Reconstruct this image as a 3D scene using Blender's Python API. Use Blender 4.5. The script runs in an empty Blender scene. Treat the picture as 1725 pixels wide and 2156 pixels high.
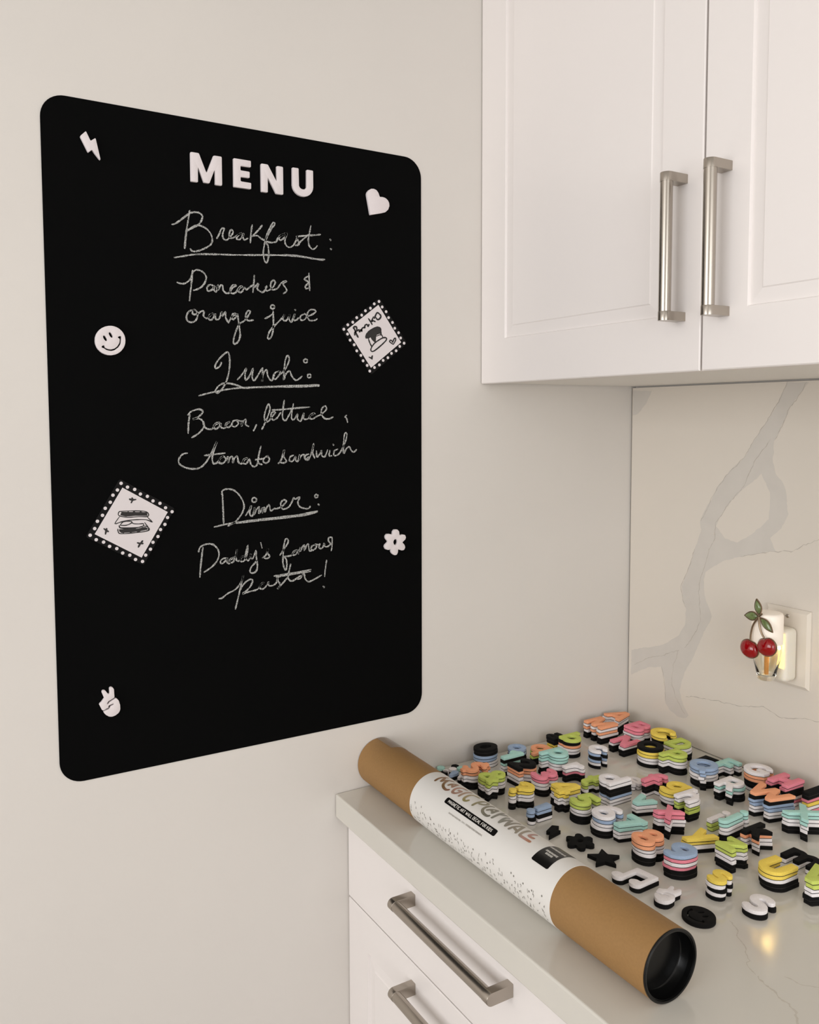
import bpy, bmesh, math, random
from mathutils import Vector, Matrix
from mathutils.geometry import delaunay_2d_cdt
random.seed(7)
C = bpy.context.scene.collection
SCN = bpy.context.scene
PI = math.pi
Z0 = 0.91            # height of the worktop above the floor; shapes below are given relative to the worktop

# ------------------------------------------------------------------ camera
cam_d = bpy.data.cameras.new('camera'); cam = bpy.data.objects.new('camera', cam_d); C.objects.link(cam)
cam_d.sensor_fit = 'HORIZONTAL'; cam_d.sensor_width = 36.0
cam_d.lens = 1806.25 / 1725 * 36.0
cam_d.shift_y = -(1078 - 998.76) / 1725
cam_d.clip_start = 0.02
yaw, pitch, roll = 1.0302, -0.0658, -0.0027
f = Vector((-math.sin(yaw)*math.cos(pitch), math.cos(yaw)*math.cos(pitch), math.sin(pitch)))
r = Vector((math.cos(yaw), math.sin(yaw), 0)); u = r.cross(f)
r2 = math.cos(roll)*r + math.sin(roll)*u; u2 = -math.sin(roll)*r + math.cos(roll)*u
M = Matrix((r2, u2, -f)).transposed().to_4x4(); M.translation = Vector((1.213, -1.2316, 0.6024 + Z0))
cam.matrix_world = M
SCN.camera = cam

# ------------------------------------------------------------------ world and lights
SCN.view_settings.view_transform = 'Standard'; SCN.view_settings.look = 'None'
SCN.view_settings.gamma = 1.0; SCN.view_settings.use_curve_mapping = False
SCN.view_settings.exposure = 0.0
w = bpy.data.worlds.new('world'); SCN.world = w; w.use_nodes = True
bg = w.node_tree.nodes['Background']; bg.inputs[0].default_value = (1.0, 0.98, 0.95, 1); bg.inputs[1].default_value = 0.3
def area(name, loc, target, sx, sy, power, col):
    l = bpy.data.lights.new(name, 'AREA'); l.shape = 'RECTANGLE'; l.size = sx; l.size_y = sy; l.energy = power; l.color = col
    o = bpy.data.objects.new(name, l); C.objects.link(o); o.location = (loc[0], loc[1], loc[2] + Z0)
    d = Vector(target) - Vector(loc); o.rotation_euler = d.to_track_quat('-Z', 'Y').to_euler()
    return o
area('window_daylight', (1.25, -3.85, 0.68), (1.1, 0, 0.35), 2.2, 1.6, 54, (0.945, 0.97, 1.0))
area('side_fill', (3.1, -1.2, 0.62), (0, -0.4, 0.45), 1.9, 1.5, 31.5, (0.945, 0.97, 1.0))  # added horizontal fill from the right, not a known window
area('ceiling_fill', (1.5, -2.0, 1.57), (1.5, -2.0, 0), 0.7, 0.7, 1.5, (1.0, 0.97, 0.92))  # added weak overhead fill, no lamp known up there

# ------------------------------------------------------------------ materials
def srgb(c): return tuple(((v/255)/12.92 if v/255 <= 0.04045 else ((v/255+0.055)/1.055)**2.4) for v in c) + (1.0,)
def mat(name, col, rough=0.5, metal=0.0, spec=0.5, noise=0.0, nscale=200, bump=0.0, bscale=300, coat=0.0):
    m = bpy.data.materials.new(name); m.use_nodes = True; nt = m.node_tree; b = nt.nodes['Principled BSDF']
    c = srgb(col); b.inputs['Base Color'].default_value = c
    b.inputs['Roughness'].default_value = rough; b.inputs['Metallic'].default_value = metal
    b.inputs['Specular IOR Level'].default_value = spec; b.inputs['Coat Weight'].default_value = coat
    tc = nt.nodes.new('ShaderNodeTexCoord')
    if noise:
        n = nt.nodes.new('ShaderNodeTexNoise'); n.inputs['Scale'].default_value = nscale; n.inputs['Detail'].default_value = 4
        nt.links.new(tc.outputs['Object'], n.inputs['Vector'])
        mr = nt.nodes.new('ShaderNodeMapRange'); mr.inputs[1].default_value = 0.25; mr.inputs[2].default_value = 0.75
        mr.inputs[3].default_value = 1 - noise; mr.inputs[4].default_value = 1 + noise
        nt.links.new(n.outputs['Fac'], mr.inputs[0])
        mx = nt.nodes.new('ShaderNodeVectorMath'); mx.operation = 'SCALE'; mx.inputs[0].default_value = c[:3]
        nt.links.new(mr.outputs[0], mx.inputs['Scale']); nt.links.new(mx.outputs[0], b.inputs['Base Color'])
    if bump:
        n2 = nt.nodes.new('ShaderNodeTexNoise'); n2.inputs['Scale'].default_value = bscale; n2.inputs['Detail'].default_value = 3
        nt.links.new(tc.outputs['Object'], n2.inputs['Vector'])
        bp = nt.nodes.new('ShaderNodeBump'); bp.inputs['Strength'].default_value = bump; bp.inputs['Distance'].default_value = 0.001
        nt.links.new(n2.outputs['Fac'], bp.inputs['Height']); nt.links.new(bp.outputs[0], b.inputs['Normal'])
    return m
PAINT = mat('wall_paint', (221, 215, 208), 0.6, spec=0.3, noise=0.012, nscale=6, bump=0.08, bscale=260)
CEIL = mat('ceiling_paint', (214, 211, 206), 0.8)
FLOORM = mat('floor_wood', (112, 100, 88), 0.4, noise=0.15, nscale=9)
CABW = mat('cabinet_white', (240, 233, 229), 0.32, noise=0.006, nscale=8)
CABIN = mat('cabinet_underside', (238, 234, 228), 0.5)
QUARTZ = mat('quartz', (214, 209, 199), 0.11, spec=0.5, noise=0.03, nscale=5)
SLAB = mat('marble_slab', (220, 211, 199), 0.22, noise=0.012, nscale=4)
VEIN = mat('marble_vein', (208, 201, 192), 0.22, noise=0.03, nscale=30)
VEINL = mat('marble_vein_line', (187, 178, 167), 0.25, noise=0.08, nscale=90)
QVEIN = mat('quartz_vein', (200, 193, 181), 0.18, noise=0.05, nscale=60)
GAPM = mat('dark_gap', (70, 62, 54), 0.9)
DECAL = mat('decal_black', (7, 7, 7), 0.8, spec=0.05, noise=0.1, nscale=900)
FRAMEB = mat('frame_black', (17, 16, 16), 0.7, spec=0.15)
PAPER = mat('paper_white', (222, 214, 214), 0.7)
INK = mat('marker_ink', (22, 17, 16), 0.6, noise=0.3, nscale=500)
INKG = mat('marker_grey', (32, 28, 26), 0.65, noise=0.35, nscale=700)
STEEL = mat('brushed_nickel', (176, 168, 158), 0.27, metal=1.0)
KRAFT = mat('kraft_paper', (154, 117, 72), 0.62, spec=0.3, noise=0.06, nscale=350)
LABEL = mat('label_paper', (228, 224, 218), 0.5)
LABELK = mat('label_black', (14, 12, 11), 0.32)
PRINTG = mat('label_grey_print', (150, 143, 134), 0.6)
PRINTD = mat('label_dark_print', (112, 105, 96), 0.5)
PRINTW = mat('label_white_print', (226, 222, 214), 0.6)
PLASTB = mat('black_plastic', (8, 8, 8), 0.25, spec=0.3)
BACKING = mat('magnet_backing', (26, 20, 18), 0.7)
FOAMC = {'P': ('peach', (250, 174, 132)), 'R': ('pink', (240, 142, 158)), 'Y': ('yellow', (250, 220, 100)), 'L': ('lime green', (202, 216, 108)),
         'T': ('mint green', (180, 224, 214)), 'B': ('pale blue', (164, 184, 212)), 'W': ('white', (245, 239, 239)), 'K': ('black', (15, 14, 13))}
FOAM = {k: mat('foam_' + v[0].replace(' ', '_'), v[1], 0.85, spec=0.2, noise=0.07, nscale=700, bump=0.25, bscale=900) for k, v in FOAMC.items()}
WALLFOAM = mat('foam_white_on_wall', (228, 219, 219), 0.8, spec=0.2, noise=0.03, nscale=700)
def chalk_mat():
    m = bpy.data.materials.new('chalk'); m.use_nodes = True; nt = m.node_tree; b = nt.nodes['Principled BSDF']
    b.inputs['Roughness'].default_value = 0.95; b.inputs['Specular IOR Level'].default_value = 0.1
    tc = nt.nodes.new('ShaderNodeTexCoord'); n = nt.nodes.new('ShaderNodeTexNoise'); n.inputs['Scale'].default_value = 900; n.inputs['Detail'].default_value = 3
    nt.links.new(tc.outputs['Object'], n.inputs['Vector'])
    cr = nt.nodes.new('ShaderNodeValToRGB'); e = cr.color_ramp.elements
    e[0].position = 0.36; e[0].color = srgb((62, 62, 60)); e[1].position = 0.62; e[1].color = srgb((205, 204, 200))
    nt.links.new(n.outputs['Fac'], cr.inputs[0]); nt.links.new(cr.outputs[0], b.inputs['Base Color']); return m
CHALKM = chalk_mat()
def foil_mat():
    m = bpy.data.materials.new('rainbow_foil'); m.use_nodes = True; nt = m.node_tree; b = nt.nodes['Principled BSDF']
    b.inputs['Roughness'].default_value = 0.35; b.inputs['Metallic'].default_value = 0.35
    tc = nt.nodes.new('ShaderNodeTexCoord'); sx = nt.nodes.new('ShaderNodeSeparateXYZ'); nt.links.new(tc.outputs['Object'], sx.inputs[0])
    mr = nt.nodes.new('ShaderNodeMapRange'); mr.inputs[1].default_value = 0.185; mr.inputs[2].default_value = 0.415
    nt.links.new(sx.outputs[0], mr.inputs[0])
    cr = nt.nodes.new('ShaderNodeValToRGB'); el = cr.color_ramp.elements
    cols = [(0.0, (138, 98, 58)), (0.13, (140, 108, 70)), (0.2, (178, 132, 112)), (0.28, (176, 142, 124)), (0.36, (164, 152, 98)), (0.5, (138, 132, 108)), (0.62, (128, 124, 112)), (0.7, (142, 142, 132)), (0.8, (142, 134, 120)), (0.9, (160, 150, 132)), (0.95, (186, 142, 132)), (1.0, (182, 126, 96))]
    el[0].position, el[0].color = cols[0][0], srgb(cols[0][1]); el[1].position, el[1].color = 1.0, srgb(cols[-1][1])
    for p_, c_ in cols[1:-1]: q = el.new(p_); q.color = srgb(c_)
    nt.links.new(mr.outputs[0], cr.inputs[0]); nt.links.new(cr.outputs[0], b.inputs['Base Color']); return m
FOIL = foil_mat()
def glass_mat(name, col, rough=0.03, ior=1.45, trans=1.0):
    m = mat(name, col, rough); b = m.node_tree.nodes['Principled BSDF']; b.inputs['Transmission Weight'].default_value = trans; b.inputs['IOR'].default_value = ior; return m
def emit_mat(name, col, strength, base=None):
    m = mat(name, base or col, 0.4); b = m.node_tree.nodes['Principled BSDF']
    b.inputs['Emission Color'].default_value = srgb(col); b.inputs['Emission Strength'].default_value = strength; return m

# ------------------------------------------------------------------ helpers
def setp(o, label=None, cat=None, group=None, kind=None):
    if label: o['label'] = label
    if cat: o['category'] = cat
    if group: o['group'] = group
    if kind: o['kind'] = kind
    return o
def empty(name, base, label, cat, group=None):
    o = bpy.data.objects.new(name, None); C.objects.link(o); o.empty_display_size = 0.05
    o.location = (base[0], base[1], base[2] + Z0); o['base'] = base; setp(o, label, cat, group); return o
def obj(name, bm, material, parent=None, base=None, smooth=None):
    """link a bmesh given in worktop coordinates; children share their root's origin"""
    root = parent
    while root is not None and root.parent is not None: root = root.parent
    b0 = Vector(root['base']) if root is not None else Vector(base or (0, 0, 0))
    for v in bm.verts: v.co -= b0
    bmesh.ops.recalc_face_normals(bm, faces=bm.faces[:])
    me = bpy.data.meshes.new(name); bm.to_mesh(me); bm.free()
    for mm in (material if isinstance(material, (list, tuple)) else [material]): me.materials.append(mm)
    if smooth is not None:
        me.shade_smooth(); me.set_sharp_from_angle(angle=math.radians(smooth))
    o = bpy.data.objects.new(name, me); C.objects.link(o)
    if parent is not None: o.parent = parent
    else:
        o.location = (b0.x, b0.y, b0.z + Z0); o['base'] = tuple(b0)
    return o
def box(bm, x0, x1, y0, y1, z0, z1, bev=0.0, seg=2, mi=0):
    vs = [bm.verts.new(p) for p in ((x0,y0,z0),(x1,y0,z0),(x1,y1,z0),(x0,y1,z0),(x0,y0,z1),(x1,y0,z1),(x1,y1,z1),(x0,y1,z1))]
    fs = [bm.faces.new([vs[i] for i in q]) for q in ((0,3,2,1),(4,5,6,7),(0,1,5,4),(1,2,6,5),(2,3,7,6),(3,0,4,7))]
    for q in fs: q.material_index = mi
    if bev:
        es = set(e for q in fs for e in q.edges)
        bmesh.ops.bevel(bm, geom=list(es), offset=bev, segments=seg, profile=0.5, affect='EDGES')
    return fs
def extrude_poly(bm, loops, to3, depth, mi=0, bevel=0.0):
    """loops in 2D (outer first, holes after); to3(x, y, h) -> 3D point; solid from h=0 to depth with an optional bevelled top rim"""
    A = sum(a[0]*b[1]-b[0]*a[1] for a, b in zip(loops[0], loops[0][1:]+loops[0][:1]))
    sg = 1 if A > 0 else -1
    def inset(L, d):
        n = len(L); out = []
        for i in range(n):
            p, q, s = L[i-1], L[i], L[(i+1) % n]
            d1 = Vector((q[0]-p[0], q[1]-p[1])); d2 = Vector((s[0]-q[0], s[1]-q[1]))
            n1 = Vector((-d1.y, d1.x)); n2 = Vector((-d2.y, d2.x))
            if n1.length: n1.normalize()
            if n2.length: n2.normalize()
            nn = n1 + n2
            if nn.length < 1e-9: nn = n1
            nn = nn / max(nn.length, 1e-9)
            k = 1 / max(0.5, nn.dot(n1))
            out.append((q[0] + sg*nn.x*d*k, q[1] + sg*nn.y*d*k))
        return out
    rings = [(loops, 0.0)]
    if bevel:
        rings += [(loops, depth - bevel), ([inset(L, bevel*0.3) for L in loops], depth - bevel*0.3), ([inset(L, bevel) for L in loops], depth)]
    else: rings += [(loops, depth)]
    V = [[[bm.verts.new(to3(x, y, h)) for x, y in L] for L in R] for R, h in rings]
    for a, b in zip(V, V[1:]):
        for La, Lb in zip(a, b):
            n = len(La)
            for i in range(n):
                q = bm.faces.new((La[i], La[(i+1) % n], Lb[(i+1) % n], Lb[i])); q.material_index = mi
    for (R, h), vv in ((rings[0], V[0]), (rings[-1], V[-1])):
        flat = [v for L in vv for v in L]; pts = [Vector((x, y)) for L in R for x, y in L]; ed, k = [], 0
        for L in R: ed += [(k+i, k+(i+1) % len(L)) for i in range(len(L))]; k += len(L)
        pv, _, tri, orig, _, _ = delaunay_2d_cdt(pts, ed, [], 0, 1e-7)
        for t in tri:
            cx, cy = sum(pv[i].x for i in t)/3, sum(pv[i].y for i in t)/3; ins = False
            for a, b in ed:
                p, q = pts[a], pts[b]
                if (p.y > cy) != (q.y > cy) and cx < (q.x-p.x)*(cy-p.y)/(q.y-p.y)+p.x: ins = not ins
            if not ins: continue
            idx = [orig[i][0] if orig[i] else None for i in t]
            if None in idx or len(set(idx)) < 3: continue
            try: q = bm.faces.new([flat[i] for i in idx]); q.material_index = mi
            except ValueError: pass
def lathe(bm, prof, cx, cy, cz, axis='Z', n=40, a0=0, a1=2*PI, cap=False):
    """prof = list of (radius, height)"""
    full = abs(a1 - a0 - 2*PI) < 1e-6; m = n if full else n + 1
    rows = []
    for rad, h in prof:
        row = []
        for i in range(m):
            t = a0 + (a1-a0)*i/n; a, b = rad*math.cos(t), rad*math.sin(t)
            p = (cx+a, cy+b, cz+h) if axis == 'Z' else ((cx+h, cy+a, cz+b) if axis == 'X' else (cx+a, cy+h, cz+b))
            row.append(bm.verts.new(p))
        rows.append(row)
    for a, b in zip(rows, rows[1:]):
        for i in range(n):
            j = (i+1) % m
            try: bm.faces.new((a[i], a[j], b[j], b[i]))
            except ValueError: pass
    bmesh.ops.remove_doubles(bm, verts=[v for q in rows for v in q], dist=1e-7)
def catmull(P, k=4):
    if len(P) < 3: return [tuple(map(float, p)) for p in P]
    out = []
    for i in range(len(P)-1):
        p0 = P[i-1] if i else P[i]; p1, p2 = P[i], P[i+1]; p3 = P[i+2] if i+2 < len(P) else P[i+1]
        for j in range(k):
            t = j/k
            out.append(tuple(0.5*((2*b) + (c-a)*t + (2*a-5*b+4*c-d)*t*t + (-a+3*b-3*c+d)*t**3) for a, b, c, d in zip(p0, p1, p2, p3)))
    out.append(tuple(map(float, P[-1]))); return out
def ribbon(bm, P, w, to3, jit=0.0, mi=0, ends=True):
    """a flat stroke of width w along the 2D points P"""
    n = len(P)
    if n < 2: return
    if ends:
        a = Vector(P[0]) - Vector(P[1]); b = Vector(P[-1]) - Vector(P[-2])
        P = list(P)
        if a.length: P[0] = tuple(Vector(P[0]) + a.normalized()*w*0.25)
        if b.length: P[-1] = tuple(Vector(P[-1]) + b.normalized()*w*0.25)
    L, R_ = [], []
    for i in range(n):
        a = Vector(P[max(0, i-1)]); b = Vector(P[min(n-1, i+1)]); d = b - a
        if d.length < 1e-9: d = Vector((1, 0))
        d.normalize(); k = w/2*(1 + random.uniform(-jit, jit)); k *= 0.62 if ends and i in (0, n-1) else 1
        L.append(bm.verts.new(to3(P[i][0]-d.y*k, P[i][1]+d.x*k))); R_.append(bm.verts.new(to3(P[i][0]+d.y*k, P[i][1]-d.x*k)))
    for i in range(n-1):
        q = bm.faces.new((R_[i], R_[i+1], L[i+1], L[i])); q.material_index = mi

# ------------------------------------------------------------------ outlines (glyph units of 1/1000 cap height; others in 0.1 mm or mm)
GLYPHS = {
 "A":[[[-467,-498],[-484,-484],[-480,-453],[-142,481],[-104,500],[133,494],[167,428],[480,-441],[485,-490],[452,-500],[252,-495],[229,-466],[177,-322],[156,-303],[-123,-300],[-154,-304],[-169,-315],[-225,-466],[-248,-495]],[[-102,-128],[89,-131],[119,-115],[28,185],[2,232],[-17,206],[-113,-91],[-115,-115]]],
 "B":[[[-389,-499],[-406,-485],[-411,-454],[-406,483],[-371,499],[67,499],[167,484],[248,445],[292,410],[330,359],[357,302],[368,252],[363,140],[307,15],[384,-98],[412,-204],[399,-304],[362,-379],[286,-455],[179,-499]],[[-154,-323],[136,-320],[161,-293],[174,-248],[174,-185],[159,-141],[142,-122],[117,-114],[-158,-118],[-171,-135],[-174,-173],[-173,-298]],[[-154,108],[67,106],[103,115],[126,146],[138,202],[117,294],[73,317],[-158,313],[-171,296],[-174,259],[-173,134]]],
 "C":[[[22,-521],[-79,-504],[-166,-472],[-253,-421],[-336,-346],[-395,-264],[-442,-158],[-462,-64],[-463,48],[-449,129],[-418,217],[-366,304],[-297,382],[-222,438],[-135,482],[-41,509],[59,520],[215,493],[290,462],[362,417],[456,323],[459,222],[434,194],[309,129],[289,136],[209,219],[121,259],[40,268],[-72,237],[-161,160],[-204,73],[-212,-40],[-188,-121],[-156,-171],[-91,-230],[-28,-259],[53,-273],[121,-263],[184,-238],[240,-198],[290,-139],[315,-134],[448,-208],[461,-233],[462,-296],[453,-333],[406,-383],[290,-466],[165,-510]]],
 "D":[[[-406,-498],[-423,-484],[-428,-453],[-423,484],[-387,500],[-6,493],[94,469],[200,417],[263,369],[338,285],[382,209],[416,109],[428,22],[421,-91],[392,-191],[347,-278],[303,-334],[225,-405],[156,-448],[69,-483],[-19,-500]],[[-158,-309],[-37,-309],[53,-272],[94,-236],[132,-184],[172,-72],[177,41],[159,116],[136,172],[63,259],[19,286],[-37,303],[-150,305],[-176,285],[-178,-272]]],
 "E":[[[-303,-498],[-320,-484],[-325,-453],[-320,484],[-305,497],[-278,500],[310,495],[323,478],[325,441],[325,303],[310,274],[-40,268],[-60,260],[-68,234],[-68,135],[-53,111],[234,106],[266,97],[275,66],[270,-97],[241,-112],[-49,-115],[-68,-140],[-69,-228],[-64,-259],[-40,-274],[310,-280],[325,-309],[320,-484],[284,-500]]],
 "F":[[[-303,-499],[-320,-485],[-325,-454],[-320,483],[-305,496],[-278,499],[310,494],[323,477],[325,440],[325,302],[310,273],[-34,267],[-59,259],[-68,240],[-68,108],[-53,79],[216,74],[241,65],[250,34],[245,-129],[216,-144],[-53,-149],[-68,-179],[-73,-485],[-103,-500]]],
 "G":[[[-30,-521],[-131,-504],[-218,-472],[-305,-421],[-388,-346],[-447,-264],[-494,-158],[-514,-64],[-515,48],[-501,129],[-470,217],[-418,304],[-349,382],[-274,438],[-187,482],[-93,509],[7,520],[138,500],[251,455],[326,405],[379,354],[426,298],[432,273],[395,241],[238,162],[216,167],[126,237],[26,267],[-74,256],[-147,223],[-222,148],[-263,48],[-262,-58],[-243,-115],[-212,-166],[-124,-241],[-74,-260],[-6,-273],[94,-255],[188,-198],[212,-164],[201,-146],[38,-142],[9,-127],[5,29],[13,48],[32,56],[463,55],[482,38],[487,-27],[513,-64],[515,-83],[487,-196],[483,-283],[470,-303],[407,-333],[318,-414],[220,-475],[101,-513]]],
 "H":[[[-403,-498],[-420,-484],[-425,-453],[-425,453],[-416,491],[-384,500],[-209,500],[-173,484],[-168,153],[-159,122],[-128,113],[103,113],[147,117],[162,141],[163,459],[172,491],[222,500],[391,500],[416,491],[425,441],[425,-453],[416,-490],[366,-500],[197,-499],[172,-490],[163,-459],[162,-153],[147,-123],[-122,-119],[-153,-123],[-168,-147],[-169,-459],[-178,-490],[-209,-500]]],
 "I":[[[-115,-499],[-132,-485],[-137,-460],[-135,477],[-121,494],[-103,499],[116,497],[133,483],[138,458],[136,-479],[122,-496],[104,-500]]],
 "M":[[[-535,-498],[-552,-484],[-557,-453],[-557,453],[-548,491],[-516,500],[-304,500],[-260,488],[-24,-91],[-10,-116],[2,-121],[24,-91],[259,486],[302,500],[521,500],[548,491],[556,453],[556,-441],[546,-491],[515,-500],[346,-500],[310,-484],[305,-53],[296,-4],[271,-34],[101,-466],[65,-481],[-91,-475],[-112,-447],[-270,-34],[-291,-1],[-302,-9],[-306,-41],[-312,-484],[-341,-499]]],
 "N":[[[-403,-498],[-420,-484],[-425,-453],[-425,453],[-416,491],[-391,500],[-209,500],[-159,490],[134,-6],[159,-35],[170,-28],[175,3],[180,484],[216,500],[384,500],[416,491],[425,441],[425,-453],[416,-490],[384,-500],[191,-500],[147,-488],[-127,-22],[-159,18],[-171,10],[-174,-16],[-180,-484],[-209,-499]]],
 "O":[[[-34,-521],[-135,-504],[-222,-472],[-309,-421],[-392,-346],[-451,-264],[-498,-158],[-518,-64],[-519,48],[-505,129],[-474,217],[-422,304],[-353,382],[-278,438],[-191,482],[-97,509],[3,520],[122,503],[222,468],[314,410],[387,342],[447,261],[483,186],[511,86],[518,-27],[501,-133],[467,-227],[408,-321],[334,-398],[240,-462],[159,-497],[78,-516]],[[-25,-271],[78,-259],[180,-202],[245,-108],[268,-15],[250,92],[193,186],[109,243],[9,269],[-91,253],[-166,212],[-237,129],[-268,36],[-264,-64],[-217,-164],[-135,-237]]],
 "P":[[[-365,-498],[-382,-484],[-387,-453],[-382,484],[-346,500],[29,500],[141,485],[222,450],[323,359],[356,303],[379,241],[388,185],[385,103],[369,41],[339,-22],[260,-110],[160,-164],[85,-181],[-121,-186],[-136,-215],[-137,-459],[-146,-490],[-177,-500]],[[-136,-3],[54,-4],[90,10],[117,35],[143,85],[156,166],[139,241],[98,298],[41,319],[-121,318],[-147,310],[-155,278],[-155,35]]],
 "Q":[[[378,-574],[209,-433],[84,-461],[-10,-470],[-116,-455],[-203,-427],[-278,-388],[-347,-337],[-447,-217],[-490,-129],[-516,-23],[-519,102],[-507,177],[-479,258],[-422,358],[-353,436],[-272,496],[-184,538],[-78,566],[9,573],[128,556],[222,522],[309,468],[393,390],[447,315],[478,252],[505,164],[518,21],[481,-142],[401,-292],[509,-408],[519,-429],[490,-476]],[[-24,-217],[22,-206],[141,-86],[166,-84],[203,-103],[222,-95],[253,-36],[268,39],[250,146],[193,240],[109,297],[9,323],[-91,307],[-166,266],[-237,183],[-268,90],[-264,-10],[-217,-110],[-135,-183]]],
 "R":[[[-365,-498],[-382,-484],[-387,-453],[-382,484],[-346,500],[29,500],[141,485],[222,450],[269,416],[329,351],[364,285],[385,209],[386,109],[358,16],[312,-59],[219,-140],[211,-159],[384,-459],[388,-490],[316,-500],[160,-500],[129,-490],[-36,-203],[-59,-184],[-90,-181],[-121,-186],[-136,-209],[-137,-459],[-146,-490],[-177,-500]],[[-136,-3],[54,-4],[90,10],[117,35],[143,85],[156,166],[139,241],[98,298],[41,319],[-121,318],[-147,310],[-155,278],[-155,35]]],
 "S":[[[-68,-508],[-174,-475],[-262,-415],[-289,-345],[-278,-283],[-237,-233],[-174,-212],[-118,-220],[-43,-257],[38,-257],[90,-226],[101,-208],[101,-183],[83,-158],[57,-142],[-131,-108],[-193,-81],[-249,-41],[-300,11],[-337,74],[-357,136],[-358,223],[-346,280],[-320,336],[-243,424],[-124,487],[13,507],[150,476],[238,425],[263,398],[280,361],[278,286],[238,230],[176,204],[126,208],[25,253],[-50,247],[-99,211],[-101,167],[-81,145],[-43,128],[57,116],[144,93],[250,30],[296,-20],[333,-83],[350,-133],[358,-202],[348,-270],[323,-333],[288,-385],[232,-438],[163,-478],[88,-504]]],
 "U":[[[-72,-498],[-191,-461],[-279,-404],[-353,-323],[-398,-235],[-419,-135],[-414,483],[-397,497],[-360,499],[-197,499],[-167,483],[-158,-129],[-139,-173],[-103,-210],[-59,-234],[-3,-244],[53,-234],[97,-212],[134,-175],[153,-135],[161,483],[197,499],[403,494],[418,458],[418,-116],[405,-198],[378,-273],[309,-370],[259,-417],[197,-456],[66,-499]]],
 "V":[[[-114,-499],[-132,-489],[-148,-460],[-483,446],[-489,485],[-464,498],[-270,499],[-239,496],[-220,484],[-23,-79],[-1,-109],[21,-79],[218,484],[255,499],[480,493],[489,477],[483,452],[137,-479],[105,-500]]],
 "W":[[[-390,-498],[-409,-487],[-422,-459],[-697,459],[-695,491],[-665,500],[-490,500],[-449,484],[-309,-9],[-290,-41],[-278,-33],[-262,3],[-109,486],[-71,500],[103,493],[121,466],[272,-20],[291,-43],[315,3],[451,484],[491,500],[666,500],[697,491],[696,447],[431,-434],[408,-490],[379,-500],[216,-500],[179,-484],[22,-20],[10,6],[-3,10],[-20,-16],[-175,-484],[-209,-500]]],
 "X":[[[-456,-498],[-476,-484],[-470,-459],[-162,-34],[-148,-3],[-162,28],[-470,453],[-478,472],[-471,491],[-419,500],[-256,500],[-225,491],[-25,223],[0,205],[25,223],[225,491],[256,500],[419,500],[471,491],[478,472],[470,453],[162,28],[148,-3],[162,-34],[469,-457],[477,-478],[472,-490],[431,-500],[225,-493],[25,-229],[0,-211],[-25,-229],[-221,-490],[-256,-500]]],
 "a":[[[-78,-369],[-147,-352],[-203,-326],[-284,-256],[-323,-168],[-324,-99],[-312,-56],[-255,26],[-153,86],[-40,109],[91,92],[106,107],[83,138],[28,159],[-28,158],[-140,136],[-228,140],[-243,163],[-248,319],[-222,343],[-134,349],[-40,371],[84,363],[147,342],[218,300],[277,238],[313,169],[325,107],[323,-337],[310,-354],[291,-358],[103,-351],[10,-370]],[[-49,-181],[-9,-181],[53,-165],[74,-143],[72,-118],[47,-97],[3,-85],[-59,-85],[-103,-97],[-128,-118],[-127,-149],[-102,-168]]],
 "b":[[[-14,-520],[-89,-507],[-164,-481],[-214,-497],[-352,-498],[-383,-493],[-396,-478],[-399,474],[-394,505],[-379,518],[-220,520],[-191,505],[-186,249],[-177,224],[-158,221],[-77,248],[-2,258],[92,251],[167,227],[248,179],[304,127],[355,55],[382,-7],[400,-95],[400,-176],[376,-270],[330,-358],[273,-421],[182,-482],[86,-514]],[[-10,-320],[61,-314],[123,-283],[180,-220],[200,-151],[195,-82],[161,-13],[104,34],[36,57],[-39,51],[-102,19],[-153,-39],[-178,-120],[-167,-195],[-135,-251],[-77,-299]]],
 "c":[[[-27,-376],[-102,-357],[-170,-326],[-221,-290],[-283,-225],[-321,-163],[-346,-94],[-355,-38],[-353,62],[-335,131],[-302,200],[-258,259],[-202,308],[-139,345],[-64,371],[80,376],[173,349],[249,306],[328,225],[351,187],[353,162],[261,105],[192,75],[173,83],[123,137],[67,164],[11,170],[-58,151],[-110,106],[-138,56],[-147,-13],[-128,-75],[-104,-113],[-64,-144],[-20,-163],[29,-166],[98,-150],[142,-119],[173,-81],[198,-74],[338,-144],[352,-156],[355,-175],[295,-263],[198,-335],[80,-374]]],
 "d":[[[-38,-536],[-132,-518],[-214,-480],[-288,-420],[-345,-348],[-385,-261],[-403,-154],[-395,-73],[-370,8],[-335,71],[-285,133],[-220,183],[-144,219],[-57,241],[12,242],[187,203],[196,233],[201,521],[230,536],[383,533],[398,521],[402,489],[399,-494],[374,-513],[249,-514],[218,-512],[174,-494],[68,-528]],[[-34,-336],[37,-330],[99,-299],[156,-236],[176,-167],[171,-98],[137,-29],[80,18],[12,41],[-63,35],[-126,3],[-177,-55],[-202,-136],[-191,-211],[-159,-267],[-101,-315]]],
 "e":[[[-49,-376],[-124,-357],[-192,-326],[-243,-290],[-305,-225],[-343,-163],[-368,-94],[-377,-38],[-375,62],[-357,131],[-324,200],[-280,259],[-224,308],[-161,345],[-86,371],[58,376],[182,334],[234,300],[297,237],[337,175],[365,106],[378,37],[378,-19],[358,-59],[332,-71],[-130,-79],[-136,-94],[-118,-121],[-42,-163],[58,-159],[151,-98],[301,-163],[321,-181],[317,-207],[279,-256],[176,-335],[58,-374]],[[-122,81],[108,79],[126,84],[133,100],[116,125],[82,148],[39,166],[-5,171],[-61,159],[-99,138],[-133,100]]],
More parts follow.
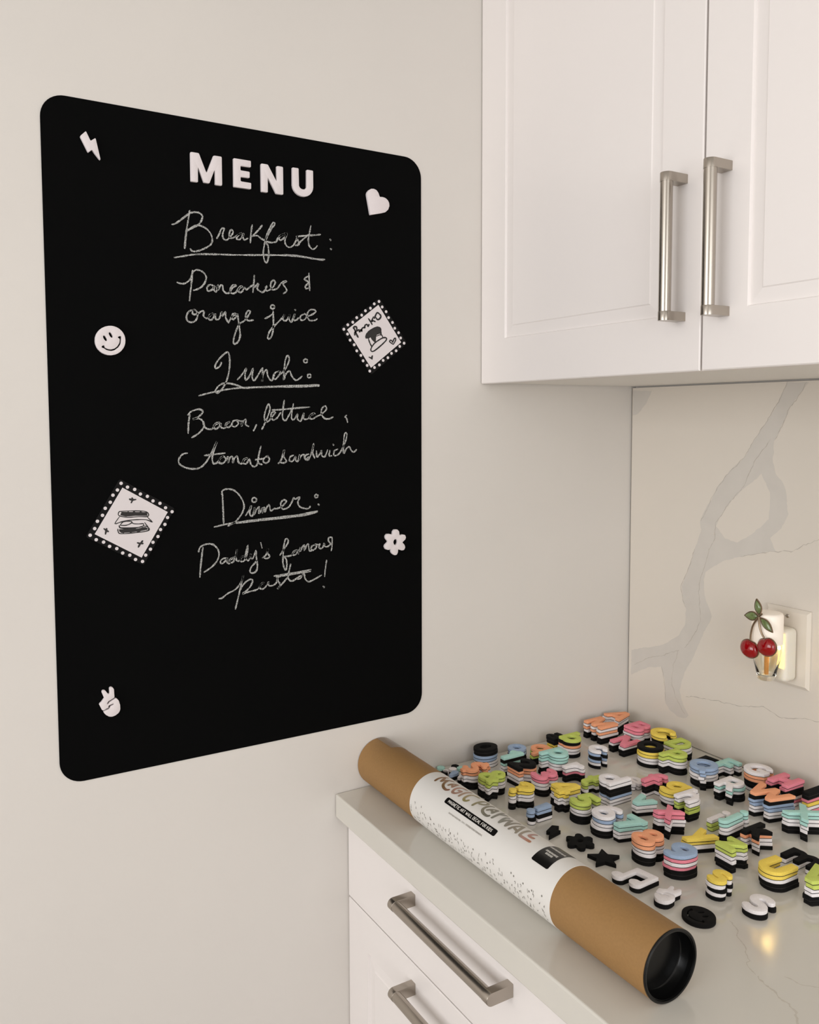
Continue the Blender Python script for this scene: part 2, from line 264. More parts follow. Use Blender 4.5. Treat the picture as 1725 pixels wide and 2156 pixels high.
 "f":[[[-159,-521],[-176,-507],[-181,-489],[-182,-51],[-197,-28],[-253,-21],[-270,-7],[-272,158],[-259,172],[-203,179],[-186,193],[-178,274],[-154,349],[-108,418],[-59,462],[-3,497],[78,523],[203,522],[241,496],[266,459],[273,418],[260,373],[210,327],[116,315],[66,293],[35,255],[27,205],[34,186],[53,178],[210,177],[234,168],[244,136],[242,-1],[216,-22],[60,-23],[34,-32],[25,-64],[22,-503],[-3,-522]]],
 "g":[[[-85,-532],[-198,-501],[-279,-453],[-296,-419],[-300,-382],[-279,-319],[-242,-291],[-191,-279],[-35,-327],[71,-317],[121,-295],[154,-269],[171,-238],[171,-204],[152,-190],[33,-221],[-67,-218],[-179,-183],[-266,-122],[-342,-25],[-381,81],[-387,193],[-358,306],[-311,387],[-248,452],[-185,493],[-117,521],[-54,533],[40,533],[152,504],[208,527],[371,523],[386,487],[387,-219],[365,-332],[302,-422],[196,-494],[59,-533]],[[-42,-19],[21,-20],[83,3],[135,50],[165,112],[166,193],[140,256],[102,298],[33,331],[-48,332],[-104,309],[-159,256],[-185,193],[-185,125],[-157,56],[-114,12]]],
 "h":[[[-331,-507],[-348,-493],[-352,-468],[-352,482],[-343,501],[-325,509],[-168,509],[-149,501],[-141,482],[-140,244],[-131,215],[-112,211],[7,233],[126,210],[182,182],[238,139],[302,57],[338,-31],[353,-118],[353,-481],[344,-500],[319,-508],[176,-508],[150,-499],[141,-468],[141,-131],[134,-81],[113,-38],[82,-5],[44,15],[1,22],[-43,9],[-82,-18],[-113,-68],[-135,-137],[-145,-493],[-174,-508]]],
 "i":[[[-82,-535],[-99,-521],[-103,-496],[-101,179],[-75,200],[87,198],[104,185],[109,160],[107,-515],[81,-536]],[[-31,265],[-82,289],[-119,329],[-138,385],[-135,429],[-113,479],[-69,520],[-19,537],[37,534],[87,510],[119,473],[138,422],[137,372],[117,322],[79,285],[31,265]]],
 "j":[[[-85,-669],[-148,-631],[-165,-600],[-171,-562],[-148,-500],[-82,-456],[-70,-431],[-68,306],[-60,325],[-41,334],[109,334],[128,325],[137,294],[134,-494],[109,-562],[65,-618],[-4,-659]],[[3,399],[-47,421],[-81,456],[-104,513],[-102,563],[-80,613],[-41,650],[9,670],[65,669],[115,646],[148,613],[170,563],[172,513],[153,462],[115,421],[72,401]]],
 "k":[[[-325,-507],[-342,-493],[-346,-468],[-346,482],[-337,501],[-319,509],[-162,509],[-143,501],[-135,475],[-134,44],[-125,4],[-100,14],[75,222],[294,229],[332,218],[324,188],[117,-68],[102,-100],[113,-129],[334,-462],[347,-493],[338,-505],[313,-509],[82,-502],[-54,-312],[-118,-272],[-133,-293],[-135,-475],[-143,-499],[-168,-508]]],
 "m":[[[-513,-369],[-530,-355],[-535,-324],[-534,326],[-519,362],[-363,367],[-306,359],[-219,371],[-163,366],[-88,342],[0,292],[144,362],[212,371],[275,365],[337,345],[400,307],[450,259],[491,201],[517,139],[534,57],[534,-330],[518,-366],[362,-370],[333,-355],[328,7],[320,64],[306,100],[281,132],[218,159],[187,153],[156,134],[127,101],[112,64],[104,-355],[68,-371],[-69,-370],[-94,-362],[-103,-330],[-108,51],[-144,127],[-175,150],[-213,159],[-250,151],[-278,132],[-304,101],[-318,64],[-327,-355],[-356,-370]]],
 "n":[[[-331,-369],[-348,-355],[-353,-324],[-353,320],[-344,357],[-318,366],[-174,366],[-118,348],[-6,370],[63,365],[157,334],[238,277],[302,195],[346,76],[353,1],[354,-318],[345,-361],[319,-370],[182,-371],[146,-355],[135,51],[117,95],[83,132],[44,153],[7,160],[-31,152],[-74,127],[-122,45],[-140,-30],[-145,-355],[-174,-370]]],
 "o":[[[-50,-375],[-125,-356],[-193,-325],[-244,-289],[-306,-224],[-344,-162],[-369,-93],[-378,-37],[-376,63],[-358,132],[-325,201],[-281,260],[-225,309],[-162,346],[-87,372],[57,377],[125,360],[194,328],[238,297],[301,232],[339,170],[367,94],[378,32],[377,-43],[361,-112],[332,-180],[289,-243],[238,-293],[171,-337],[107,-362],[38,-376]],[[-42,-162],[31,-164],[75,-149],[125,-111],[162,-43],[165,32],[144,89],[100,138],[31,168],[-25,170],[-93,144],[-143,94],[-167,32],[-167,-30],[-141,-93],[-100,-135]]],
 "p":[[[-378,-527],[-395,-513],[-400,-482],[-395,493],[-365,508],[-228,508],[-165,489],[-59,521],[29,527],[116,514],[197,481],[260,438],[311,387],[360,314],[387,243],[400,168],[399,93],[379,12],[345,-63],[293,-132],[250,-170],[185,-211],[110,-239],[-3,-253],[-90,-238],[-159,-214],[-178,-216],[-187,-244],[-192,-513],[-221,-528]],[[-11,-51],[60,-45],[122,-14],[179,49],[199,118],[194,187],[160,256],[103,303],[35,326],[-40,320],[-103,288],[-154,230],[-179,149],[-168,74],[-136,18],[-78,-30]]],
 "q":[[[219,-527],[198,-501],[197,-244],[188,-212],[0,-253],[-81,-245],[-150,-226],[-237,-179],[-300,-122],[-344,-63],[-380,12],[-402,149],[-391,224],[-363,306],[-281,420],[-219,468],[-143,504],[-56,526],[13,527],[94,514],[175,485],[238,508],[375,508],[400,489],[402,-501],[394,-520],[375,-528]],[[-33,-51],[38,-45],[100,-14],[157,49],[177,118],[172,187],[138,256],[81,303],[13,326],[-62,320],[-125,288],[-176,230],[-201,149],[-190,74],[-158,18],[-100,-30]]],
 "r":[[[-255,-367],[-272,-353],[-276,-328],[-272,353],[-242,368],[-105,368],[-80,364],[-42,332],[95,362],[158,360],[233,340],[264,302],[277,259],[270,216],[247,178],[183,145],[95,149],[52,138],[2,106],[-36,53],[-64,-60],[-69,-353],[-98,-368]]],
 "s":[[[-62,-385],[-144,-361],[-212,-315],[-239,-260],[-228,-191],[-194,-152],[-150,-134],[-112,-135],[-38,-164],[0,-169],[47,-160],[61,-135],[31,-116],[-112,-92],[-212,-37],[-256,9],[-284,59],[-296,103],[-295,178],[-282,221],[-250,278],[-175,342],[-69,382],[50,385],[144,358],[210,315],[239,259],[232,197],[200,155],[156,134],[106,134],[38,163],[0,168],[-48,159],[-62,134],[-35,115],[119,88],[214,34],[250,-3],[284,-60],[296,-103],[295,-178],[280,-229],[250,-278],[169,-348],[63,-385]]],
 "t":[[[82,-500],[-24,-461],[-71,-425],[-112,-375],[-139,-319],[-151,-269],[-155,19],[-172,38],[-243,43],[-263,63],[-260,225],[-243,238],[-172,244],[-155,263],[-151,475],[-131,501],[20,503],[51,494],[60,469],[65,256],[88,242],[213,238],[233,219],[235,81],[226,50],[201,41],[88,40],[63,21],[60,-231],[69,-262],[95,-284],[188,-297],[232,-319],[260,-362],[264,-419],[244,-463],[207,-492],[163,-503]]],
 "u":[[[-54,-370],[-147,-343],[-223,-295],[-282,-232],[-324,-157],[-350,-45],[-346,355],[-329,368],[-291,371],[-166,370],[-143,355],[-134,-64],[-112,-107],[-81,-139],[-48,-156],[3,-165],[84,-137],[113,-107],[132,-70],[143,-1],[148,355],[178,370],[334,366],[349,330],[349,-51],[336,-126],[313,-182],[256,-264],[165,-334],[59,-370]]],
 "v":[[[-102,-367],[-121,-359],[-136,-335],[-380,309],[-386,359],[-321,369],[-177,368],[-145,359],[-24,-3],[-2,-33],[20,-3],[141,359],[179,369],[379,362],[386,347],[376,309],[123,-352],[92,-368]]],
 "x":[[[-359,-367],[-373,-353],[-365,-328],[-149,-34],[-134,-3],[-159,45],[-367,328],[-371,359],[-334,369],[-152,362],[-21,197],[-3,184],[22,198],[154,364],[335,369],[372,359],[363,322],[147,28],[134,-3],[148,-33],[365,-328],[372,-359],[335,-369],[148,-362],[22,-201],[-3,-187],[-21,-200],[-146,-361],[-177,-369]]],
 "y":[[[-229,-517],[-248,-503],[-247,-484],[-141,-203],[-133,-160],[-376,466],[-380,509],[-336,519],[-173,518],[-142,510],[-22,222],[2,196],[22,222],[139,509],[177,519],[371,514],[380,497],[375,472],[2,-497],[-30,-518]]],
 "z":[[[-306,-367],[-323,-353],[-327,-335],[-323,-184],[-247,-147],[-32,122],[-16,153],[-43,168],[-312,173],[-328,209],[-327,334],[-319,359],[-269,369],[281,369],[319,360],[328,328],[324,184],[253,147],[48,-122],[34,-153],[56,-168],[288,-169],[319,-178],[328,-228],[328,-335],[319,-359],[281,-369]]],
 "0":[[[-28,-520],[-110,-504],[-197,-461],[-275,-395],[-329,-326],[-372,-245],[-407,-138],[-418,-70],[-419,62],[-404,149],[-372,243],[-337,312],[-285,383],[-228,437],[-160,481],[-84,509],[3,520],[90,506],[172,472],[255,411],[308,349],[358,268],[395,168],[417,49],[418,-26],[402,-145],[374,-232],[330,-320],[272,-397],[207,-451],[134,-492],[66,-514]],[[-14,-270],[53,-255],[109,-204],[150,-120],[168,-14],[157,93],[119,187],[69,243],[-3,269],[-59,252],[-115,199],[-154,118],[-169,37],[-166,-70],[-134,-170],[-78,-241]]],
 "1":[[[15,-497],[-2,-483],[-7,-458],[-10,126],[-16,136],[-35,136],[-135,75],[-160,74],[-227,204],[-249,273],[-225,298],[-22,417],[-10,436],[-4,482],[9,496],[228,499],[245,485],[249,460],[247,-477],[234,-494],[215,-498]]],
 "2":[[[-358,-495],[-375,-481],[-380,-463],[-380,-312],[-372,-281],[-325,-250],[-121,-68],[-62,-44],[142,166],[156,194],[141,219],[86,247],[29,258],[-39,258],[-140,223],[-214,134],[-265,123],[-321,127],[-378,169],[-407,237],[-400,269],[-363,338],[-308,396],[-258,432],[-171,472],[-71,495],[54,497],[110,488],[204,458],[273,421],[348,352],[389,281],[407,200],[396,119],[360,48],[95,-225],[77,-256],[104,-271],[317,-272],[348,-281],[357,-312],[353,-481],[317,-497]]],
 "3":[[[-119,-504],[-219,-482],[-314,-435],[-336,-404],[-344,-329],[-315,-273],[-257,-241],[-207,-236],[-113,-272],[-25,-276],[50,-263],[97,-235],[99,-216],[79,-198],[-44,-162],[-94,-94],[-150,-77],[-166,-48],[-166,84],[-157,108],[-105,127],[-44,193],[37,214],[56,240],[31,261],[-25,274],[-88,271],[-175,244],[-232,255],[-268,277],[-292,309],[-302,340],[-302,384],[-275,442],[-188,484],[-82,505],[43,497],[118,475],[187,439],[243,392],[285,327],[306,252],[296,171],[256,96],[186,21],[197,2],[271,-54],[315,-110],[343,-185],[344,-254],[325,-316],[300,-360],[251,-410],[193,-452],[118,-483],[50,-499]]],
 "4":[[[51,-499],[32,-479],[28,-342],[14,-318],[-386,-313],[-418,-304],[-427,-273],[-425,-92],[-399,-42],[-11,488],[26,499],[270,497],[287,483],[292,458],[294,-92],[314,-111],[401,-114],[425,-129],[427,-291],[407,-311],[320,-314],[301,-323],[292,-348],[291,-473],[276,-496]],[[-160,-123],[14,-125],[43,-110],[48,152],[39,195],[8,172],[-160,-79],[-172,-104]]],
 "5":[[[-100,-498],[-222,-467],[-332,-398],[-348,-373],[-352,-336],[-337,-267],[-287,-219],[-218,-207],[-187,-210],[-135,-242],[-87,-257],[-37,-263],[6,-255],[56,-236],[88,-211],[106,-179],[107,-142],[75,-95],[6,-61],[-87,-59],[-212,-93],[-262,-80],[-346,-29],[-352,-4],[-328,52],[-351,108],[-309,421],[-275,472],[-212,497],[278,496],[292,483],[297,464],[297,315],[288,289],[257,280],[-87,278],[-109,258],[-115,208],[-100,187],[38,178],[132,150],[200,113],[266,58],[318,-17],[346,-92],[353,-179],[335,-260],[275,-362],[175,-445],[100,-479],[25,-497]]],
 "6":[[[-66,-523],[-160,-500],[-254,-453],[-331,-385],[-386,-304],[-413,-223],[-419,-148],[-381,140],[-349,227],[-301,308],[-244,377],[-160,442],[-54,494],[28,515],[109,523],[202,512],[240,488],[276,427],[277,377],[254,327],[184,279],[78,279],[21,265],[-26,239],[-34,221],[96,202],[177,177],[259,133],[324,77],[375,8],[409,-73],[418,-154],[409,-242],[385,-304],[347,-367],[290,-425],[240,-461],[165,-498],[102,-517]],[[-53,-292],[71,-287],[127,-260],[165,-225],[184,-186],[184,-129],[171,-98],[135,-60],[65,-27],[-23,-20],[-92,-36],[-148,-73],[-186,-135],[-181,-198],[-129,-260]]],
 "7":[[[-213,-498],[-228,-485],[-225,-460],[36,246],[30,260],[5,268],[-363,273],[-378,302],[-374,483],[-359,496],[-332,499],[362,494],[377,465],[375,290],[362,273],[306,260],[291,240],[45,-479],[12,-500]]],
 "8":[[[-69,-525],[-212,-483],[-281,-442],[-328,-400],[-390,-306],[-407,-244],[-408,-181],[-375,-81],[-279,38],[-325,119],[-346,194],[-343,288],[-306,375],[-244,445],[-156,498],[-56,526],[50,527],[144,503],[225,459],[283,406],[326,338],[346,269],[345,181],[325,119],[279,38],[382,-94],[406,-169],[408,-237],[388,-312],[356,-367],[300,-427],[251,-463],[187,-494],[106,-519],[44,-528]],[[-28,-319],[81,-310],[160,-275],[181,-255],[194,-225],[194,-194],[182,-169],[138,-130],[50,-104],[-62,-106],[-150,-138],[-192,-188],[-195,-219],[-184,-250],[-125,-295]],[[-21,131],[69,141],[128,181],[144,212],[145,244],[114,294],[50,324],[-25,328],[-81,313],[-127,281],[-146,237],[-133,188],[-88,149]]],
 "9":[[[-124,-520],[-206,-511],[-240,-488],[-275,-425],[-268,-351],[-237,-308],[-187,-279],[-81,-278],[-37,-266],[-9,-238],[0,-210],[-12,-200],[-93,-192],[-174,-167],[-250,-127],[-313,-76],[-369,-1],[-398,68],[-409,124],[-405,224],[-376,305],[-331,374],[-287,418],[-206,472],[-112,505],[-18,520],[107,506],[194,475],[276,424],[332,368],[378,293],[399,230],[409,161],[396,-45],[382,-126],[353,-213],[312,-288],[263,-354],[194,-415],[76,-495]],[[-50,55],[50,55],[124,93],[147,124],[156,155],[132,219],[82,252],[0,270],[-74,256],[-129,224],[-156,180],[-152,124],[-112,81]]],
 "!":[[[-28,-504],[-79,-485],[-121,-448],[-145,-398],[-148,-336],[-129,-280],[-85,-235],[-41,-215],[15,-209],[72,-228],[116,-267],[142,-317],[148,-373],[130,-429],[84,-480],[34,-503]],[[-91,-136],[-108,-123],[-112,-104],[-136,483],[-122,500],[-104,505],[115,503],[135,483],[137,433],[110,-117],[84,-138]]],
 "?":[[[-34,-507],[-84,-488],[-122,-456],[-146,-406],[-149,-350],[-132,-300],[-97,-261],[-53,-237],[-3,-230],[53,-247],[95,-281],[121,-331],[124,-387],[109,-438],[72,-481],[22,-505]],[[-110,-176],[-127,-162],[-131,-137],[-130,-25],[-116,19],[-84,55],[98,194],[113,212],[111,231],[89,250],[47,264],[-47,264],[-111,237],[-166,164],[-265,162],[-310,184],[-369,250],[-369,275],[-347,325],[-305,388],[-265,425],[-193,469],[-122,494],[-47,508],[40,508],[128,491],[197,465],[275,412],[343,325],[368,219],[344,119],[281,31],[120,-94],[103,-159],[90,-173]]],
 "&":[[[-209,-523],[-316,-472],[-362,-434],[-402,-384],[-441,-290],[-449,-234],[-443,-184],[-426,-128],[-391,-65],[-340,-13],[-263,47],[-326,153],[-348,241],[-339,322],[-307,397],[-254,459],[-172,507],[-103,524],[-16,522],[66,494],[122,456],[175,391],[203,322],[212,253],[202,185],[170,116],[114,47],[115,28],[197,-33],[216,-28],[266,24],[291,25],[413,-78],[409,-109],[314,-228],[308,-253],[442,-453],[449,-478],[420,-509],[378,-524],[235,-522],[166,-462],[34,-523]],[[-140,-347],[-28,-345],[25,-322],[47,-297],[39,-265],[-40,-153],[-84,-114],[-128,-117],[-190,-138],[-228,-167],[-253,-209],[-254,-253],[-234,-292],[-190,-328]],[[-10,191],[3,187],[22,196],[42,234],[41,286],[16,328],[-22,352],[-72,362],[-116,351],[-155,322],[-179,278],[-172,233],[-153,231],[-97,266],[-78,267]]],
 "$":[[[-75,-611],[-95,-591],[-105,-485],[-204,-435],[-260,-385],[-276,-329],[-266,-285],[-231,-240],[-175,-220],[-125,-226],[-38,-266],[50,-263],[112,-224],[124,-203],[124,-179],[102,-147],[69,-125],[-119,-93],[-194,-61],[-239,-29],[-294,28],[-332,97],[-346,147],[-346,228],[-323,303],[-272,378],[-206,431],[-104,484],[-88,603],[-62,612],[75,611],[101,590],[104,503],[112,479],[212,427],[260,384],[276,328],[266,284],[231,239],[181,219],[125,225],[31,265],[-50,261],[-112,222],[-125,197],[-123,171],[-100,142],[-62,121],[125,89],[239,28],[294,-29],[332,-97],[346,-147],[346,-228],[326,-297],[281,-369],[219,-425],[110,-485],[94,-604],[69,-612]]],
 "quote":[[[-105,-245],[-122,-231],[-126,-212],[-127,31],[-139,112],[-126,181],[-111,202],[-49,240],[-5,247],[45,242],[108,206],[126,185],[140,112],[126,0],[-3,-231],[-30,-246]]],
 "dot":[[[-25,-157],[-81,-137],[-129,-94],[-156,-31],[-157,25],[-137,81],[-94,129],[-31,156],[25,157],[81,137],[129,94],[156,31],[157,-25],[137,-81],[94,-129],[38,-155]]],
 "star":[[[-306,-480],[-316,-473],[-316,-448],[-247,-129],[-275,-96],[-484,83],[-505,114],[-481,129],[-212,150],[-151,164],[-19,464],[-6,481],[6,481],[151,164],[212,150],[488,128],[503,121],[505,108],[247,-129],[316,-448],[312,-477],[288,-475],[31,-319],[0,-308]]],
 "note":[[[-344,-524],[-412,-500],[-471,-456],[-502,-399],[-508,-343],[-486,-280],[-429,-224],[-356,-194],[-269,-188],[-250,-170],[-247,376],[-232,426],[-188,440],[456,526],[494,521],[503,488],[509,-262],[500,-305],[476,-349],[435,-387],[381,-414],[331,-426],[262,-425],[206,-409],[150,-376],[115,-337],[94,-287],[92,-243],[102,-206],[156,-135],[231,-97],[337,-88],[355,-74],[359,132],[344,251],[281,253],[-69,204],[-88,194],[-96,170],[-91,-362],[-100,-405],[-135,-462],[-194,-504],[-262,-525]]],
 "bolt":[[[279,-394],[248,-370],[54,-135],[23,-141],[-52,-214],[-71,-208],[-85,-187],[-285,219],[-273,251],[-133,393],[-121,394],[-107,382],[4,146],[29,148],[135,229],[154,230],[164,219],[281,-337],[286,-381]]],
 "heart":[[[-320,-476],[-339,-435],[-468,208],[-470,259],[-452,321],[-382,409],[-288,464],[-182,476],[-89,449],[-55,427],[9,352],[56,240],[74,218],[187,228],[268,214],[321,196],[393,145],[420,115],[458,46],[470,-66],[417,-198],[299,-306],[130,-361]]],
 "smiley":[[[-75,-457],[-169,-434],[-250,-398],[-312,-352],[-374,-287],[-413,-225],[-449,-125],[-459,-50],[-452,69],[-423,162],[-377,244],[-312,322],[-238,381],[-150,426],[-44,454],[44,459],[119,449],[200,423],[275,382],[353,313],[395,256],[432,181],[452,112],[459,31],[452,-69],[428,-150],[394,-219],[339,-294],[281,-350],[212,-398],[138,-432],[25,-458]],[[-46,-319],[25,-323],[119,-298],[244,-200],[300,-112],[318,-62],[337,125],[327,150],[288,152],[230,119],[232,94],[269,75],[282,56],[283,0],[270,-69],[201,-181],[112,-250],[19,-277],[-75,-270],[-157,-231],[-171,-212],[-180,-169],[-194,-158],[-225,-162],[-262,-188],[-271,-212],[-256,-233],[-212,-244],[-119,-304]],[[-146,-19],[-125,-24],[-106,-13],[-98,13],[-105,50],[-150,127],[-175,146],[-200,148],[-219,125],[-215,81],[-188,25]],[[27,94],[50,89],[69,100],[76,125],[71,156],[25,237],[0,255],[-25,258],[-45,231],[-39,188],[-11,131]]],
 "flower":[[[-26,-493],[-114,-447],[-166,-385],[-182,-354],[-195,-257],[-220,-252],[-307,-270],[-402,-241],[-436,-210],[-468,-129],[-443,-60],[-339,22],[-324,46],[-338,77],[-417,171],[-429,246],[-420,284],[-376,330],[-345,342],[-257,341],[-157,310],[-132,310],[-120,330],[-101,427],[-45,483],[-7,492],[86,483],[144,434],[169,390],[180,284],[193,255],[218,252],[311,279],[412,255],[442,227],[468,152],[437,73],[315,-17],[322,-42],[399,-124],[430,-204],[430,-235],[395,-310],[368,-327],[287,-337],[130,-282],[117,-298],[111,-385],[74,-461],[43,-485]],[[-10,-104],[24,-100],[61,-74],[84,-35],[93,9],[73,84],[43,112],[11,122],[-26,114],[-57,91],[-79,52],[-88,9],[-68,-66],[-45,-91]]],
 "peace":[[[28,-482],[-41,-461],[-122,-400],[-170,-344],[-197,-294],[-189,-281],[-109,-240],[-41,-231],[-2,-194],[16,-144],[109,-105],[125,-88],[122,-73],[97,-65],[-28,-102],[-42,-119],[-43,-162],[-55,-181],[-122,-195],[-172,-226],[-209,-233],[-243,-212],[-319,-31],[-308,0],[-247,49],[-164,156],[-232,350],[-232,375],[-220,400],[-191,420],[-147,412],[-110,375],[-53,281],[-22,267],[-2,294],[-1,444],[22,475],[53,484],[78,476],[111,450],[139,394],[148,138],[128,117],[-47,33],[-79,-19],[-82,-50],[-72,-61],[-53,-60],[7,6],[178,89],[209,86],[259,33],[280,-6],[317,-144],[319,-269],[313,-306],[286,-369],[254,-406],[160,-464],[78,-483]]]}
STACKS = [
 ["A","PWWKKK",33,-54],
 ["B","RRWWKK",97,-67],
 ["C","YYKWKW",141,-52],
 ["D","LWWKK",186,-56],
 ["E","KK",235,-51],
 ["F","TWWK",279,-48],
 ["G","WPPKKW",338,-45],
 ["H","RRKKWRW",394,-55],
 ["I","KKRYWR",433,-40],
 ["M","PWPWKK",45,-113],
 ["N","RWKK",115,-121],
 ["O","KYYWWK",176,-121],
 ["P","LLWWKK",224,-114],
 ["Q","BBWWKK",280,-109],
 ["R","WTWKK",342,-117],
 ["W","PKBBWWK",410,-118],
 ["X","TTWWKK",471,-121],
 ["U","YYWKK",537,-277],
 ["V","LLWWKK",589,-261],
 ["S","WK",566,-347],
 ["a","KKYY",34,-213],
 ["b","LKPWWK",75,-207],
 ["c","WBKBWK",137,-208],
 ["d","WWKKBWW",249,-280],
 ["e","WW",230,-217],
 ["f","RRKKW",265,-207],
 ["g","YYWWK",306,-206],
 ["h","WWLLKK",348,-215],
 ["i","WLL",394,-209],
 ["j","TTWWKK",427,-218],
 ["k","KPWWK",465,-213],
 ["m","KW",526,-203],
 ["o","BBKK",40,-307],
 ["p","TTTWWKK",124,-291],
 ["q","PLKK",63,-279],
 ["r","WWRKK",164,-285],
 ["s","YWKWK",517,-361],
 ["t","LLWK",207,-288],
 ["v","TWWK",305,-275],
 ["x","RRWWKK",369,-287],
 ["y","YYWK",426,-292],
 ["z","LLWWKK",477,-287],
 ["0","KKBBWW",30,-369],
 ["1","TKTWWK",77,-351],
 ["2","KPPWWK",121,-358],
 ["3","RRWWKK",172,-353],
 ["4","YYWWKK",225,-359],
 ["5","LLWWKK",274,-362],
 ["6","WBWWKK",322,-364],
 ["7","TTWWK",353,-351],
 ["8","PPWWKK",406,-368],
 ["9","BRWRKK",454,-360],
 ["!","BBKW",242,-425],
 ["?","YYWWKK",191,-418],
 ["&","LLWWKK",135,-429],
 ["$","PPWWKK",91,-433],
 ["bolt","K",284,-434],
 ["flower","K",328,-421],
 ["star","K",380,-422],
 ["note","WK",440,-430],
 ["peace","WK",492,-426],
 ["smiley","K",539,-423]]
SMALL = [["dot","K",19,-425],["dot","T",30,-421],["dot","T",11,-449],["dot","W",29,-449],["dot","WK",37,-442],["quote","BK",53,-450],["quote","WK",69,-444],["quote","K",33,-458]]
